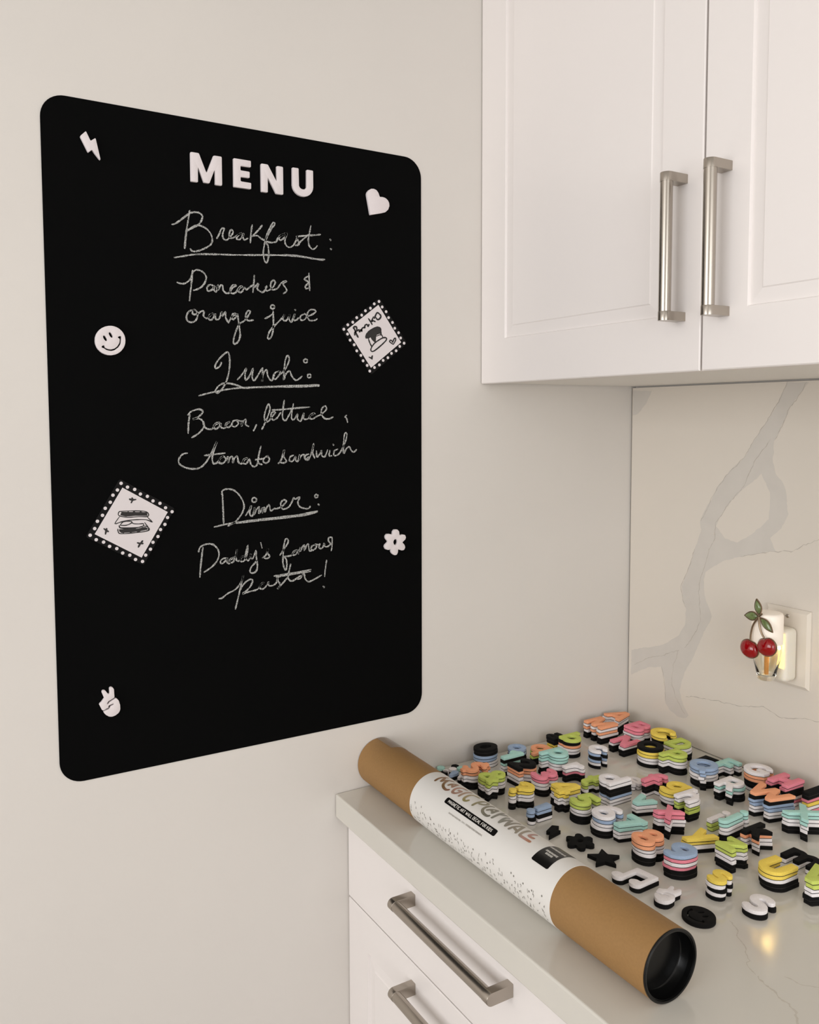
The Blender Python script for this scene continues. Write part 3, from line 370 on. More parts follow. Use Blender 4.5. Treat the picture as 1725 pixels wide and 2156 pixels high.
CHALK = [
 ["chalk_heading","chalk handwriting reading Breakfast with a colon, underlined",[[[-8637,8942],[-8654,8849],[-8677,8725],[-8701,8570],[-8719,8408]],[[-8894,8720],[-8840,8740],[-8745,8816],[-8650,8895],[-8571,8927],[-8492,8921],[-8457,8880],[-8479,8808],[-8543,8739],[-8623,8692],[-8671,8661]],[[-8671,8661],[-8591,8727],[-8511,8751],[-8416,8723],[-8353,8668],[-8319,8594],[-8332,8515],[-8389,8463],[-8470,8417],[-8550,8386],[-8613,8383],[-8641,8411]],[[-8253,8593],[-8216,8659],[-8182,8736],[-8138,8745],[-8164,8673],[-8157,8608],[-8111,8584],[-8061,8629],[-8010,8701],[-8026,8742],[-8056,8715],[-8069,8651],[-8037,8620],[-7982,8645],[-7928,8682],[-7869,8710],[-7919,8686],[-7959,8628],[-7921,8612],[-7878,8648],[-7847,8709],[-7858,8650],[-7834,8616],[-7786,8646]],[[-7715,8847],[-7734,8734],[-7748,8582]],[[-7562,8856],[-7623,8778],[-7718,8680]],[[-7718,8680],[-7641,8699],[-7582,8663],[-7531,8647]],[[-7582,8663],[-7522,8645],[-7478,8713],[-7416,8824],[-7363,8894],[-7389,8915],[-7451,8812],[-7495,8712],[-7526,8596],[-7549,8466],[-7535,8355],[-7501,8318],[-7474,8377],[-7464,8474],[-7475,8569],[-7505,8623],[-7419,8620],[-7340,8639]],[[-7340,8639],[-7304,8716],[-7207,8771],[-7171,8784],[-7260,8744],[-7299,8697],[-7270,8671],[-7199,8727],[-7171,8778],[-7204,8677],[-7188,8606],[-7130,8579],[-7067,8618],[-7021,8696],[-6993,8772],[-7003,8714],[-6973,8660],[-6995,8625],[-7040,8616]],[[-6995,8642],[-6904,8725],[-6803,8809]],[[-6778,8935],[-6803,8817],[-6822,8716],[-6805,8628],[-6751,8589],[-6704,8613],[-6675,8649]],[[-7020,8750],[-6885,8776],[-6739,8799],[-6619,8823]],[[-6462,8766],[-6443,8759],[-6453,8754]],[[-6454,8625],[-6435,8618],[-6445,8613]],[[-8868,8268],[-8740,8299],[-8583,8337],[-8343,8364],[-8098,8379],[-7765,8406],[-7421,8438],[-7158,8455],[-6889,8455],[-6706,8447],[-6549,8452]],[[-7246,8459],[-6979,8468],[-6798,8452],[-6577,8437]]]],
 ["chalk_line","chalk handwriting reading Pancakes",[[[-8611,8113],[-8624,8004],[-8642,7864],[-8666,7685]],[[-8836,7929],[-8779,7915],[-8717,7928],[-8649,7987],[-8611,8082],[-8555,8125],[-8476,8109],[-8421,8051],[-8430,7973],[-8480,7899],[-8544,7856],[-8605,7836]],[[-8319,7922],[-8367,7931],[-8408,7889],[-8393,7839],[-8336,7864],[-8299,7921],[-8307,7866],[-8280,7835],[-8261,7869],[-8250,7937],[-8245,7870],[-8208,7936],[-8178,7930],[-8170,7865],[-8124,7830],[-8075,7843],[-8032,7910],[-7973,7949],[-8020,7955],[-8060,7907],[-8066,7847],[-8017,7832],[-7975,7858],[-7923,7933],[-7876,7945],[-7932,7909],[-7938,7861],[-7891,7863],[-7845,7931],[-7823,7901],[-7772,7937],[-7703,7990]],[[-7693,8119],[-7703,8014],[-7719,7869]],[[-7695,7943],[-7652,7994],[-7631,7991],[-7653,7938],[-7628,7904],[-7568,7883],[-7524,7923],[-7501,7981]],[[-7523,7964],[-7507,7908],[-7455,7928],[-7402,7973],[-7366,8040],[-7392,8071],[-7427,8044],[-7442,7978],[-7411,7932],[-7367,7940],[-7327,7962]],[[-7327,7962],[-7278,8031],[-7234,8067],[-7184,8074],[-7243,8033],[-7200,7972],[-7186,7927],[-7240,7887]]]],
 ["chalk_ampersand","chalk ampersand after Pancakes",[[[-6819,8223],[-6814,8116],[-6807,7964]],[[-6838,8172],[-6896,8129],[-6829,8085],[-6879,8020],[-6867,7988],[-6821,8000]]]],
 ["chalk_line","chalk handwriting reading orange juice",[[[-8598,7559],[-8669,7539],[-8710,7475],[-8703,7406],[-8641,7383],[-8577,7420],[-8551,7499],[-8574,7552],[-8614,7558],[-8623,7503],[-8567,7503],[-8494,7549],[-8458,7544],[-8468,7489],[-8440,7456],[-8400,7461],[-8358,7511],[-8318,7526],[-8375,7502],[-8392,7446],[-8352,7433],[-8310,7490],[-8293,7522],[-8291,7455],[-8246,7447],[-8212,7519],[-8203,7559],[-8188,7497],[-8142,7558],[-8139,7476],[-8099,7407]],[[-8099,7407],[-8047,7497],[-7980,7538],[-8030,7538],[-8048,7482],[-8023,7459],[-7977,7509],[-7963,7542],[-7948,7440],[-7930,7313],[-7927,7217],[-7962,7136],[-8021,7105],[-8023,7181],[-7984,7302],[-7932,7401],[-7864,7444],[-7795,7528],[-7764,7586],[-7803,7595],[-7838,7526],[-7822,7466],[-7780,7454],[-7720,7468]],[[-7383,7679],[-7393,7657],[-7416,7648],[-7438,7656],[-7446,7677],[-7435,7698],[-7412,7706],[-7390,7697],[-7383,7675]],[[-7539,7498],[-7460,7539],[-7407,7583]],[[-7407,7619],[-7404,7470],[-7411,7339],[-7438,7240],[-7482,7202],[-7499,7229],[-7463,7320],[-7383,7405],[-7294,7492],[-7241,7552],[-7226,7578],[-7250,7503],[-7206,7485],[-7152,7549],[-7142,7582],[-7152,7508],[-7113,7474],[-7071,7570],[-7058,7587],[-7077,7504],[-7030,7507],[-6999,7541]],[[-7059,7660],[-7045,7654],[-7052,7650]],[[-6902,7605],[-6963,7568],[-6963,7515],[-6909,7513],[-6863,7574],[-6899,7610]],[[-6863,7566],[-6771,7604],[-6706,7655],[-6761,7680],[-6825,7659],[-6853,7583],[-6818,7515],[-6735,7516],[-6688,7542]]]],
 ["chalk_heading","chalk handwriting reading Lunch with a colon, underlined",[[[-8216,6833],[-8233,6785],[-8299,6740],[-8307,6790],[-8256,6871],[-8173,6953],[-8114,6982],[-8091,6908],[-8092,6797],[-8111,6669],[-8155,6540],[-8214,6444],[-8273,6392],[-8313,6411],[-8280,6474],[-8213,6523],[-8130,6533],[-8031,6519],[-7905,6480]],[[-7979,6588],[-7911,6657],[-7838,6759],[-7860,6667],[-7848,6586],[-7792,6644],[-7736,6758],[-7750,6629],[-7716,6581],[-7637,6696],[-7584,6771]],[[-7584,6771],[-7596,6567],[-7582,6673],[-7524,6748],[-7504,6650],[-7444,6586],[-7393,6686]],[[-7313,6729],[-7384,6706],[-7421,6636],[-7386,6607],[-7323,6671],[-7305,6724],[-7340,6720]],[[-7305,6680],[-7215,6773],[-7156,6906],[-7186,6967],[-7223,6888],[-7242,6739],[-7253,6598],[-7213,6690],[-7153,6736],[-7118,6659],[-7056,6599],[-7001,6620],[-6952,6663]],[[-6858,6896],[-6867,6875],[-6890,6867],[-6912,6875],[-6920,6896],[-6909,6916],[-6886,6923],[-6864,6914],[-6858,6893]],[[-6801,6670],[-6810,6650],[-6832,6642],[-6853,6650],[-6860,6670],[-6850,6689],[-6828,6696],[-6808,6686],[-6802,6666]],[[-8557,6348],[-8379,6394],[-8132,6445],[-7897,6473],[-7623,6485],[-7272,6507],[-6911,6522],[-6662,6534]],[[-7897,6464],[-7449,6494],[-7093,6497],[-6668,6517]]]],
 ["chalk_line","chalk handwriting reading Bacon, lettuce",[[[-8693,6082],[-8713,5953],[-8721,5812]],[[-8722,6074],[-8665,6126],[-8559,6155],[-8503,6126],[-8535,6074],[-8597,6031],[-8650,6013],[-8562,6022],[-8501,5978],[-8490,5909],[-8539,5839],[-8602,5788],[-8673,5751]],[[-8501,5961],[-8484,5909],[-8441,5873],[-8369,5873],[-8332,5925],[-8255,5965],[-8310,5955],[-8345,5913],[-8324,5869],[-8269,5898],[-8238,5954],[-8239,5894],[-8179,5883],[-8150,5941],[-8104,5971],[-8156,5954],[-8169,5911],[-8124,5893],[-8074,5932]],[[-8006,5997],[-8054,5981],[-8072,5920],[-8022,5902],[-7972,5949],[-7999,5997],[-7938,5981]],[[-7919,5988],[-7926,5904],[-7906,5970],[-7859,6006],[-7860,5931],[-7814,5904]],[[-7694,5930],[-7720,5876],[-7743,5837]],[[-7610,5857],[-7571,5929],[-7511,6055],[-7477,6164],[-7499,6239],[-7538,6163],[-7569,6055],[-7551,5979],[-7503,5979],[-7434,6059],[-7391,6109],[-7443,6113],[-7463,6046],[-7425,5997],[-7366,6028],[-7307,6109]],[[-7246,6296],[-7267,6164],[-7278,6037],[-7230,5987],[-7160,6091],[-7109,6183]],[[-7098,6242],[-7120,6128],[-7131,6023],[-7087,6005],[-7030,6091],[-7037,6018],[-6982,5977],[-6945,6064],[-6926,6101],[-6931,6014],[-6860,6013],[-6815,6069],[-6741,6095],[-6805,6082],[-6830,6023],[-6775,6013],[-6713,6050],[-6635,6082],[-6547,6157],[-6561,6208],[-6613,6185],[-6635,6101],[-6584,6022],[-6501,6012],[-6434,6039]],[[-7442,6146],[-7277,6155],[-7079,6174],[-6828,6193]]]],
 ["chalk_comma","chalk comma after lettuce",[[[-6195,6067],[-6225,6044],[-6195,6015],[-6179,5954]]]],
 ["chalk_line","chalk handwriting reading tomato sandwich",[[[-8738,5531],[-8808,5515],[-8862,5448],[-8854,5379],[-8769,5324],[-8646,5301],[-8540,5326],[-8449,5419],[-8375,5549],[-8300,5691],[-8348,5566],[-8377,5443],[-8357,5369],[-8297,5388],[-8259,5440],[-8210,5471],[-8265,5440],[-8270,5375],[-8211,5374],[-8174,5429],[-8210,5478]],[[-8492,5490],[-8340,5504],[-8185,5518]],[[-8174,5403],[-8137,5467],[-8142,5371],[-8119,5437],[-8072,5465],[-8068,5369],[-8045,5435],[-7998,5464],[-7981,5379],[-7935,5356],[-7891,5413],[-7840,5433],[-7896,5422],[-7910,5365],[-7860,5354],[-7812,5419],[-7794,5352],[-7748,5306],[-7694,5335],[-7663,5479],[-7629,5608]],[[-7663,5479],[-7674,5367],[-7614,5332]],[[-7721,5408],[-7674,5412],[-7574,5422]],[[-7516,5460],[-7578,5431],[-7592,5373],[-7540,5354],[-7497,5402],[-7525,5461]],[[-7356,5339],[-7307,5396],[-7276,5487],[-7255,5546],[-7267,5451],[-7224,5376],[-7268,5346],[-7327,5360]],[[-7104,5459],[-7158,5439],[-7173,5380],[-7119,5369],[-7074,5440],[-7069,5377],[-7033,5370],[-7004,5466],[-7009,5385],[-6984,5443],[-6933,5464],[-6914,5391],[-6857,5431]],[[-6852,5472],[-6907,5451],[-6912,5391],[-6857,5390],[-6805,5495],[-6769,5629],[-6785,5494],[-6751,5406]],[[-6723,5516],[-6714,5423],[-6662,5473],[-6637,5523],[-6631,5440],[-6575,5429],[-6533,5530]],[[-6491,5520],[-6507,5437],[-6461,5436]],[[-6440,5613],[-6423,5606],[-6432,5602]],[[-6354,5536],[-6412,5514],[-6423,5444],[-6366,5443],[-6302,5502],[-6220,5653],[-6193,5768],[-6229,5783],[-6252,5654],[-6253,5469],[-6206,5539],[-6152,5570],[-6120,5514],[-6077,5484],[-6023,5525]]]],
 ["chalk_heading","chalk handwriting reading Dinner with a colon, underlined",[[[-8232,4926],[-8229,4765],[-8222,4480]],[[-8241,4912],[-8231,4970],[-8158,4990],[-8057,4966],[-7965,4877],[-7907,4748],[-7928,4641],[-7989,4554],[-8065,4487],[-8158,4447]],[[-7885,4581],[-7833,4653],[-7794,4727],[-7819,4613],[-7787,4565],[-7758,4631],[-7738,4697],[-7753,4582],[-7710,4664],[-7671,4702],[-7676,4604],[-7643,4642],[-7618,4687],[-7625,4605],[-7589,4694],[-7580,4617],[-7546,4692],[-7507,4721],[-7489,4630],[-7434,4658],[-7375,4660],[-7292,4696],[-7232,4767],[-7285,4782],[-7325,4726],[-7293,4646],[-7194,4672],[-7133,4762],[-7112,4811],[-7082,4787],[-7012,4815],[-7043,4738],[-7013,4668],[-6933,4635],[-6866,4631],[-6835,4665]],[[-7710,4806],[-7721,4782],[-7747,4774],[-7773,4786],[-7782,4812],[-7769,4835],[-7742,4842],[-7717,4828],[-7710,4802]],[[-6704,4815],[-6712,4798],[-6732,4792],[-6751,4801],[-6757,4819],[-6748,4835],[-6728,4840],[-6710,4831],[-6704,4812]],[[-6705,4687],[-6685,4677],[-6695,4672]],[[-8364,4445],[-8213,4470],[-8065,4487],[-7783,4505],[-7494,4520],[-7100,4536],[-6897,4558],[-6713,4583]],[[-8028,4478],[-7495,4502],[-6999,4524],[-6717,4566]]]],
 ["chalk_line","chalk handwriting reading Daddy's famous",[[[-8539,4156],[-8557,4034],[-8576,3891],[-8591,3728]],[[-8604,4099],[-8579,4165],[-8497,4201],[-8399,4194],[-8326,4128],[-8299,4045],[-8329,3950],[-8405,3867],[-8529,3795]],[[-8184,3973],[-8245,3967],[-8283,3926],[-8255,3897],[-8201,3938],[-8175,3972],[-8184,3917],[-8143,3887],[-8129,3940],[-8066,3971],[-8133,3957],[-8141,3905],[-8087,3908],[-8040,4006],[-8026,4091],[-8043,3990],[-8033,3920],[-7982,3919],[-7959,3966],[-7904,3981],[-7964,3963],[-7972,3906],[-7917,3910],[-7869,4008],[-7858,4135],[-7889,4026],[-7891,3941],[-7845,3907],[-7809,4006],[-7822,3943],[-7775,3939],[-7730,4050],[-7726,3946],[-7711,3828],[-7729,3738],[-7791,3711],[-7830,3739],[-7807,3804],[-7745,3865],[-7715,3899]],[[-7653,4160],[-7634,4077]],[[-7631,3926],[-7574,3967],[-7546,4035],[-7537,4059],[-7550,3998],[-7512,3936],[-7560,3912],[-7604,3927]],[[-7347,3944],[-7283,4026],[-7215,4123],[-7217,4177],[-7254,4180],[-7282,4077],[-7296,3943],[-7298,3808],[-7260,3707],[-7237,3768],[-7245,3871],[-7275,3916],[-7199,3918],[-7154,3931],[-7111,3978],[-7061,3995],[-7120,3984],[-7139,3935],[-7090,3930],[-7043,3993],[-7047,3935],[-7009,4038],[-7010,3975],[-6978,4036],[-6941,4071],[-6945,3987],[-6904,4059],[-6876,4074],[-6858,3971],[-6816,3974]],[[-6755,4056],[-6815,4040],[-6828,3986],[-6778,3982],[-6736,4028],[-6764,4065],[-6689,4051]],[[-6679,4067],[-6693,4001],[-6637,3996],[-6604,4070],[-6595,4019],[-6538,4014],[-6493,4049]],[[-6480,4036],[-6531,4104],[-6521,4151],[-6469,4147],[-6468,4082],[-6471,3995],[-6485,3940]]]],
 ["chalk_line","chalk handwriting reading pasta with an exclamation mark",[[[-8314,3382],[-8264,3388],[-8179,3444],[-8077,3483],[-8008,3542],[-7956,3619],[-7934,3695],[-7974,3538],[-8020,3361],[-8065,3197]],[[-7992,3470],[-7922,3566],[-7835,3619],[-7789,3602],[-7820,3522],[-7890,3455],[-7950,3416],[-7856,3434],[-7716,3458],[-7654,3530],[-7606,3554],[-7663,3523],[-7676,3470],[-7620,3456],[-7554,3520],[-7536,3555],[-7536,3498],[-7469,3491],[-7411,3530],[-7392,3608],[-7384,3553],[-7349,3487],[-7395,3432],[-7353,3465],[-7267,3550],[-7207,3612]],[[-7173,3791],[-7206,3663],[-7216,3575],[-7162,3527],[-7067,3564],[-7024,3594]],[[-7449,3632],[-7270,3644],[-7032,3655],[-6838,3674]],[[-7414,3615],[-7179,3631],[-6843,3646]],[[-6974,3601],[-7033,3586],[-7065,3552],[-7015,3555],[-6955,3625],[-6938,3548],[-6883,3490],[-6793,3511],[-6656,3570]],[[-6566,3797],[-6587,3673],[-6603,3541]],[[-6633,3391],[-6607,3376],[-6620,3371]]]]]
CARDS = [
 {"outer":[[-9685,5202],[-8932,4750],[-9388,3973],[-10151,4430]],"white":[[-9653,5078],[-9039,4705],[-9417,4088],[-10033,4462]],"dots":[[-9669,5138],[-9585,5082],[-9489,5046],[-9413,4978],[-9318,4941],[-9242,4873],[-9146,4834],[-9069,4767],[-8978,4706],[-9044,4627],[-9083,4532],[-9146,4463],[-9184,4367],[-9255,4291],[-9292,4196],[-9360,4118],[-9405,4033],[-9500,4069],[-9576,4136],[-9671,4174],[-9748,4242],[-9843,4280],[-9920,4345],[-10015,4385],[-10092,4452],[-10031,4538],[-9993,4635],[-9925,4712],[-9887,4806],[-9818,4885],[-9781,4980],[-9720,5048]],"lines":[[[[-9719,4708],[-9709,4744],[-9665,4752],[-9487,4748],[-9334,4725],[-9316,4661],[-9444,4664],[-9596,4664],[-9693,4688],[-9719,4708]],1],[[[-9702,4680],[-9766,4586],[-9677,4608],[-9535,4624],[-9346,4616],[-9258,4573],[-9336,4662]],1],[[[-9696,4564],[-9651,4606],[-9553,4606],[-9543,4583],[-9617,4555],[-9696,4561]],1],[[[-9544,4601],[-9518,4572],[-9447,4563],[-9382,4561],[-9393,4527],[-9475,4514],[-9688,4526],[-9707,4562],[-9706,4539]],1],[[[-9365,4578],[-9312,4493],[-9322,4471]],1],[[[-9728,4513],[-9725,4476],[-9690,4444],[-9494,4444],[-9331,4457],[-9302,4483],[-9330,4513],[-9384,4529],[-9493,4506],[-9618,4505],[-9706,4525]],1],[[[-9666,4732],[-9631,4698],[-9586,4732],[-9551,4689],[-9506,4732],[-9462,4688],[-9416,4722],[-9372,4683],[-9344,4713]],2],[[[-9698,4497],[-9654,4462],[-9609,4495],[-9557,4459],[-9502,4492],[-9449,4456],[-9394,4503],[-9340,4477]],2],[[[-9564,4916],[-9528,4903],[-9477,4905]],1.8],[[[-9528,4931],[-9524,4899],[-9541,4863]],1.8],[[[-9911,4528],[-9877,4500],[-9854,4485]],1.8],[[[-9876,4528],[-9886,4487],[-9894,4452]],1.8],[[[-9471,4301],[-9435,4289],[-9392,4285]],1.8],[[[-9396,4323],[-9430,4288],[-9459,4238]],1.8]],"fills":[[[-9674,4745],[-9327,4720],[-9323,4669],[-9489,4679],[-9614,4674],[-9691,4700]],[[-9713,4507],[-9493,4495],[-9357,4515],[-9314,4486],[-9367,4467],[-9539,4452],[-9681,4453],[-9711,4477]]]},
 {"outer":[[-5596,7933],[-5087,7233],[-5756,6707],[-6295,7424]],"white":[[-5623,7822],[-5204,7248],[-5762,6821],[-6183,7402]],"dots":[[-6239,7406],[-6170,7478],[-6082,7523],[-6012,7598],[-5923,7642],[-5856,7715],[-5766,7760],[-5697,7833],[-5610,7876],[-5553,7793],[-5481,7723],[-5436,7631],[-5364,7558],[-5322,7468],[-5251,7400],[-5212,7317],[-5148,7236],[-5230,7181],[-5298,7108],[-5384,7063],[-5452,6991],[-5540,6946],[-5609,6872],[-5699,6828],[-5785,6769],[-5831,6857],[-5904,6928],[-5942,7011],[-6015,7080],[-6060,7173],[-6132,7242],[-6176,7334]],"lines":[[[[-5990,7291],[-6027,7352],[-6053,7413],[-6072,7437],[-6043,7457],[-6017,7445],[-6018,7399],[-6049,7359],[-6049,7323]],2.1],[[[-6009,7392],[-5974,7411],[-5965,7377],[-5950,7395],[-5936,7420],[-5930,7386],[-5919,7435],[-5883,7452],[-5874,7443],[-5865,7486],[-5830,7502],[-5812,7470],[-5794,7505]],2],[[[-5804,7594],[-5769,7552],[-5738,7505]],2],[[[-5713,7627],[-5751,7553],[-5724,7566],[-5682,7553]],2],[[[-5697,7603],[-5669,7667],[-5640,7697],[-5597,7671],[-5578,7641],[-5607,7600],[-5643,7588],[-5670,7620]],2],[[[-5851,7283],[-5850,7330],[-5805,7386],[-5725,7437],[-5642,7469],[-5589,7452],[-5579,7397],[-5576,7366]],1.6],[[[-5806,7277],[-5780,7208],[-5744,7153]],1.6],[[[-5590,7365],[-5561,7343],[-5543,7305]],1.6],[[[-5662,7323],[-5608,7347],[-5561,7343]],1],[[[-5744,7155],[-5699,7211],[-5627,7260],[-5545,7303],[-5488,7307],[-5479,7276],[-5536,7218],[-5627,7144],[-5709,7088],[-5754,7082],[-5764,7115],[-5744,7155]],1.6],[[[-5353,7208],[-5417,7245],[-5410,7271],[-5380,7266],[-5365,7240],[-5342,7290],[-5314,7309],[-5309,7275],[-5351,7208]],1.6]],"fills":[[[-5851,7279],[-5850,7330],[-5796,7394],[-5716,7441],[-5635,7467],[-5588,7448],[-5576,7374],[-5653,7347],[-5667,7315],[-5672,7244],[-5699,7227],[-5744,7264],[-5770,7302],[-5797,7281]],[[-5737,6947],[-5806,6983],[-5804,6996],[-5781,6995],[-5765,6988],[-5745,7019],[-5725,7018],[-5729,6975]]]}]
TITLE = [["M",[[[1894,-145],[1882,-60],[1878,39],[1884,130],[1898,187]],[[1910,103],[1952,1],[1976,-70]],[[1976,-70],[1992,39],[2018,135],[2051,190]],[[2017,58],[2047,-49],[2088,-125],[2152,-172],[2220,-180],[2256,-139]]]],["A",[[[2144,-51],[2139,47],[2163,127],[2193,166]],[[2189,135],[2215,39],[2227,-41]],[[2159,27],[2216,4]]]],["G",[[[2388,188],[2328,164],[2303,95],[2299,-12],[2322,-103],[2353,-144],[2397,-128],[2420,-68],[2423,14]],[[2363,-9],[2393,2],[2423,14]]]],["I",[[[2495,-137],[2488,-36],[2479,91],[2476,218]]]],["C",[[[2678,196],[2614,180],[2574,110],[2579,3],[2597,-99],[2633,-146],[2675,-131],[2689,-78]]]],["P",[[[2826,-141],[2821,-44],[2819,58],[2818,188],[2854,235],[2916,145],[2911,50],[2859,-1]]]],["L",[[[2989,235],[2983,139],[2991,23],[3012,-72],[3054,-128],[3121,-158],[3184,-152],[3199,-116]]]],["A",[[[3065,-39],[3079,51],[3104,130],[3133,186]],[[3136,163],[3160,57],[3172,-33]],[[3091,47],[3159,10]]]],["Y",[[[3263,-134],[3260,-26],[3244,87],[3216,230]],[[3254,67],[3281,132],[3305,214]]]],["W",[[[3396,154],[3375,100],[3393,-15],[3418,-129]],[[3418,-129],[3433,-23],[3447,74],[3472,141]],[[3472,122],[3507,-13],[3539,-116]],[[3539,-116],[3548,-4],[3552,113],[3565,237]]]],["A",[[[3622,-128],[3628,-41],[3643,63],[3660,227]],[[3673,190],[3721,36],[3756,-117]],[[3658,-30],[3739,-59]]]],["L",[[[3791,210],[3803,79],[3812,-34],[3827,-108]],[[3827,-108],[3920,-108],[4038,-103]]]],["L",[[[3914,220],[3908,110],[3910,15]],[[3910,15],[3960,10],[4006,27]]]]]
VEIN_FILL = [[[[3396,6585],[3291,6334],[3105,6022],[2846,5700],[2613,5338],[2334,5085],[2101,4826],[1901,4500],[1716,4135],[1758,4013],[1609,3644],[1497,3306],[1322,2920],[1369,2667],[1434,2515],[1421,2218],[1282,1990],[948,1749],[105,1451],[105,955],[291,1074],[562,1229],[871,1307],[963,1076],[994,643],[1104,540],[1275,473],[1420,484],[1522,548],[1458,644],[1393,758],[1326,972],[1421,1329],[1617,1641],[1768,2000],[2027,2502],[1867,2758],[1819,3131],[1854,3264],[2228,3508],[2588,3651],[3267,3832],[3162,4023],[3353,4219],[3474,4461],[3433,4800],[3363,4967],[3230,5103],[3158,5330],[3182,5620],[3336,5908],[3471,6190],[3783,6571]],[[2964,5089],[3140,4779],[3120,4340],[2856,4105],[2511,3868],[2255,3914],[2063,4109],[2169,4337],[2383,4601],[2628,4801],[2865,4995]]],[[[43,6540],[540,6526],[411,6329],[190,6096],[53,6063]],None]]
VEIN_LINE = [[[3116,5647],[2855,5348],[2726,5046],[2627,4831],[2383,4601],[2206,4341],[2061,4171],[2049,3889],[1921,3685],[1814,3322],[1778,3189],[1726,2892],[1754,2576],[1779,2357],[1646,2103],[1411,1756]],[[2588,3651],[3267,3832],[3587,3874],[3771,3983],[4024,4112],[4467,4287]],[[1473,880],[1754,960],[2065,1000],[2367,1023],[2657,1076],[3108,1192],[3277,1152],[3411,1103],[3668,1152],[4113,1245],[4563,1315]],[[1288,1727],[1169,1398],[1135,1054],[1225,810],[1354,647],[1481,519]],[[871,1307],[963,1076],[994,643]],[[3396,6585],[3291,6334],[3105,6022],[2846,5700],[2613,5338],[2334,5085],[2101,4826],[1901,4500],[1716,4135]],[[1609,3644],[1497,3306],[1322,2920],[1369,2667],[1434,2515]],[[3738,6573],[3606,6355],[3471,6190],[3336,5908],[3182,5620]],[[1288,1727],[952,1547],[559,1384],[149,1143]]]
CEN = {'bolt':(-0.9962,0.9617), 'heart':(-0.5633,0.9412), 'smiley':(-0.9770,0.7075), 'flower':(-0.5345,0.3992), 'peace':(-0.9900,0.2125)}
MENU = [('M',(-0.8399,0.9537)), ('E',(-0.7870,0.9545)), ('N',(-0.7411,0.9531)), ('U',(-0.6922,0.9547))]
GROT = {'smiley': -50, 'star': -18, 'peace': 0, 'note': 0, 'bolt': 0, 'flower': 0}

# ------------------------------------------------------------------ the setting
def struct(name, bm, m): return setp(obj(name, bm, m), kind='structure')
ROOMX, ROOMY, FL, CE = 3.3, -4.0, -0.91, 1.6
b = bmesh.new(); box(b, -0.1, 0, ROOMY, 0.112, FL, CE); struct('wall_left', b, PAINT)
b = bmesh.new(); box(b, 0, ROOMX, 0.012, 0.112, FL, CE); struct('wall_back', b, PAINT)
b = bmesh.new(); box(b, ROOMX, ROOMX+0.1, ROOMY, 0.112, FL, CE); struct('wall_right', b, PAINT)
b = bmesh.new(); box(b, -0.1, ROOMX+0.1, ROOMY-0.1, ROOMY, FL, CE); struct('wall_front', b, PAINT)
b = bmesh.new(); box(b, -0.1, ROOMX+0.1, ROOMY-0.1, 0.112, FL-0.1, FL); struct('floor', b, FLOORM)
b = bmesh.new(); box(b, -0.1, ROOMX+0.1, ROOMY-0.1, 0.112, CE, CE+0.1); struct('ceiling', b, CEIL)

# backsplash slab with its grey veins
HC = 0.6604
b = bmesh.new(); box(b, 0.0034, 1.9, 0, 0.0116, 0.0012, HC-0.0015)
def on_slab(h): return lambda x, z, k=0: (x, -h - k, z)
def rough_loop(L, amp, rep=3):
    out = []
    n = len(L)
    wv = 0.0
    for i in range(n):
        a, c_ = Vector(L[i]), Vector(L[(i+1) % n]); d = c_ - a; nn = Vector((-d.y, d.x)).normalized() if d.length else Vector((0, 0))
        m_ = max(1, int(d.length/0.004))
        for j in range(m_):
            wv = wv*0.75 + random.uniform(-1.4, 1.4)*amp
            out.append(tuple(a + d*j/m_ + nn*(wv*0.8 + random.uniform(-amp, amp)*0.5)))
    return out
for outer, hole in VEIN_FILL:
    loops = [rough_loop([(x/1e4, z/1e4) for x, z in outer], 0.0007)]
    if hole: loops.append(rough_loop([(x/1e4, z/1e4) for x, z in hole], 0.0007))
    extrude_poly(b, loops, on_slab(0.0), 0.00008, mi=1)
for L in VEIN_LINE:
    P = rough_loop([(x/1e4, z/1e4) for x, z in L], 0.0009)[:]
    P = P[:max(2, len(P) - int(((Vector(L[0])-Vector(L[-1])).length/1e4)/0.004))]
    ribbon(b, P, 0.0008, lambda x, z: (x, -0.00014, z), jit=0.7, mi=2)
setp(obj('backsplash', b, [SLAB, VEIN, VEINL]), 'pale marble backsplash slab with grey branching veins under the wall cabinet', 'backsplash')

# worktop
b = bmesh.new(); box(b, 0.0012, 2.0, -0.645, 0.0105, -0.0384, 0, 0.0025, 3)
def qv(P, w): ribbon(b, catmull(rough_loop(P, 0.002)[:-max(1, int((Vector(P[0])-Vector(P[-1])).length/0.004))], 2), w, lambda x, y: (x, y, 0.00006), jit=0.6, mi=1)
qv([(0.560, -0.395), (0.585, -0.41), (0.612, -0.425), (0.628, -0.45), (0.645, -0.452)], 0.0012)
qv([(0.66, -0.43), (0.69, -0.415), (0.74, -0.41), (0.8, -0.38), (0.88, -0.36)], 0.0012)
qv([(0.645, -0.452), (0.70, -0.47), (0.73, -0.50), (0.72, -0.54), (0.74, -0.58)], 0.002)
setp(obj('countertop', b, [QUARTZ, QVEIN], base=(1.0, -0.32, -0.0384)), 'pale quartz countertop with squared edge along the marble wall', 'countertop')

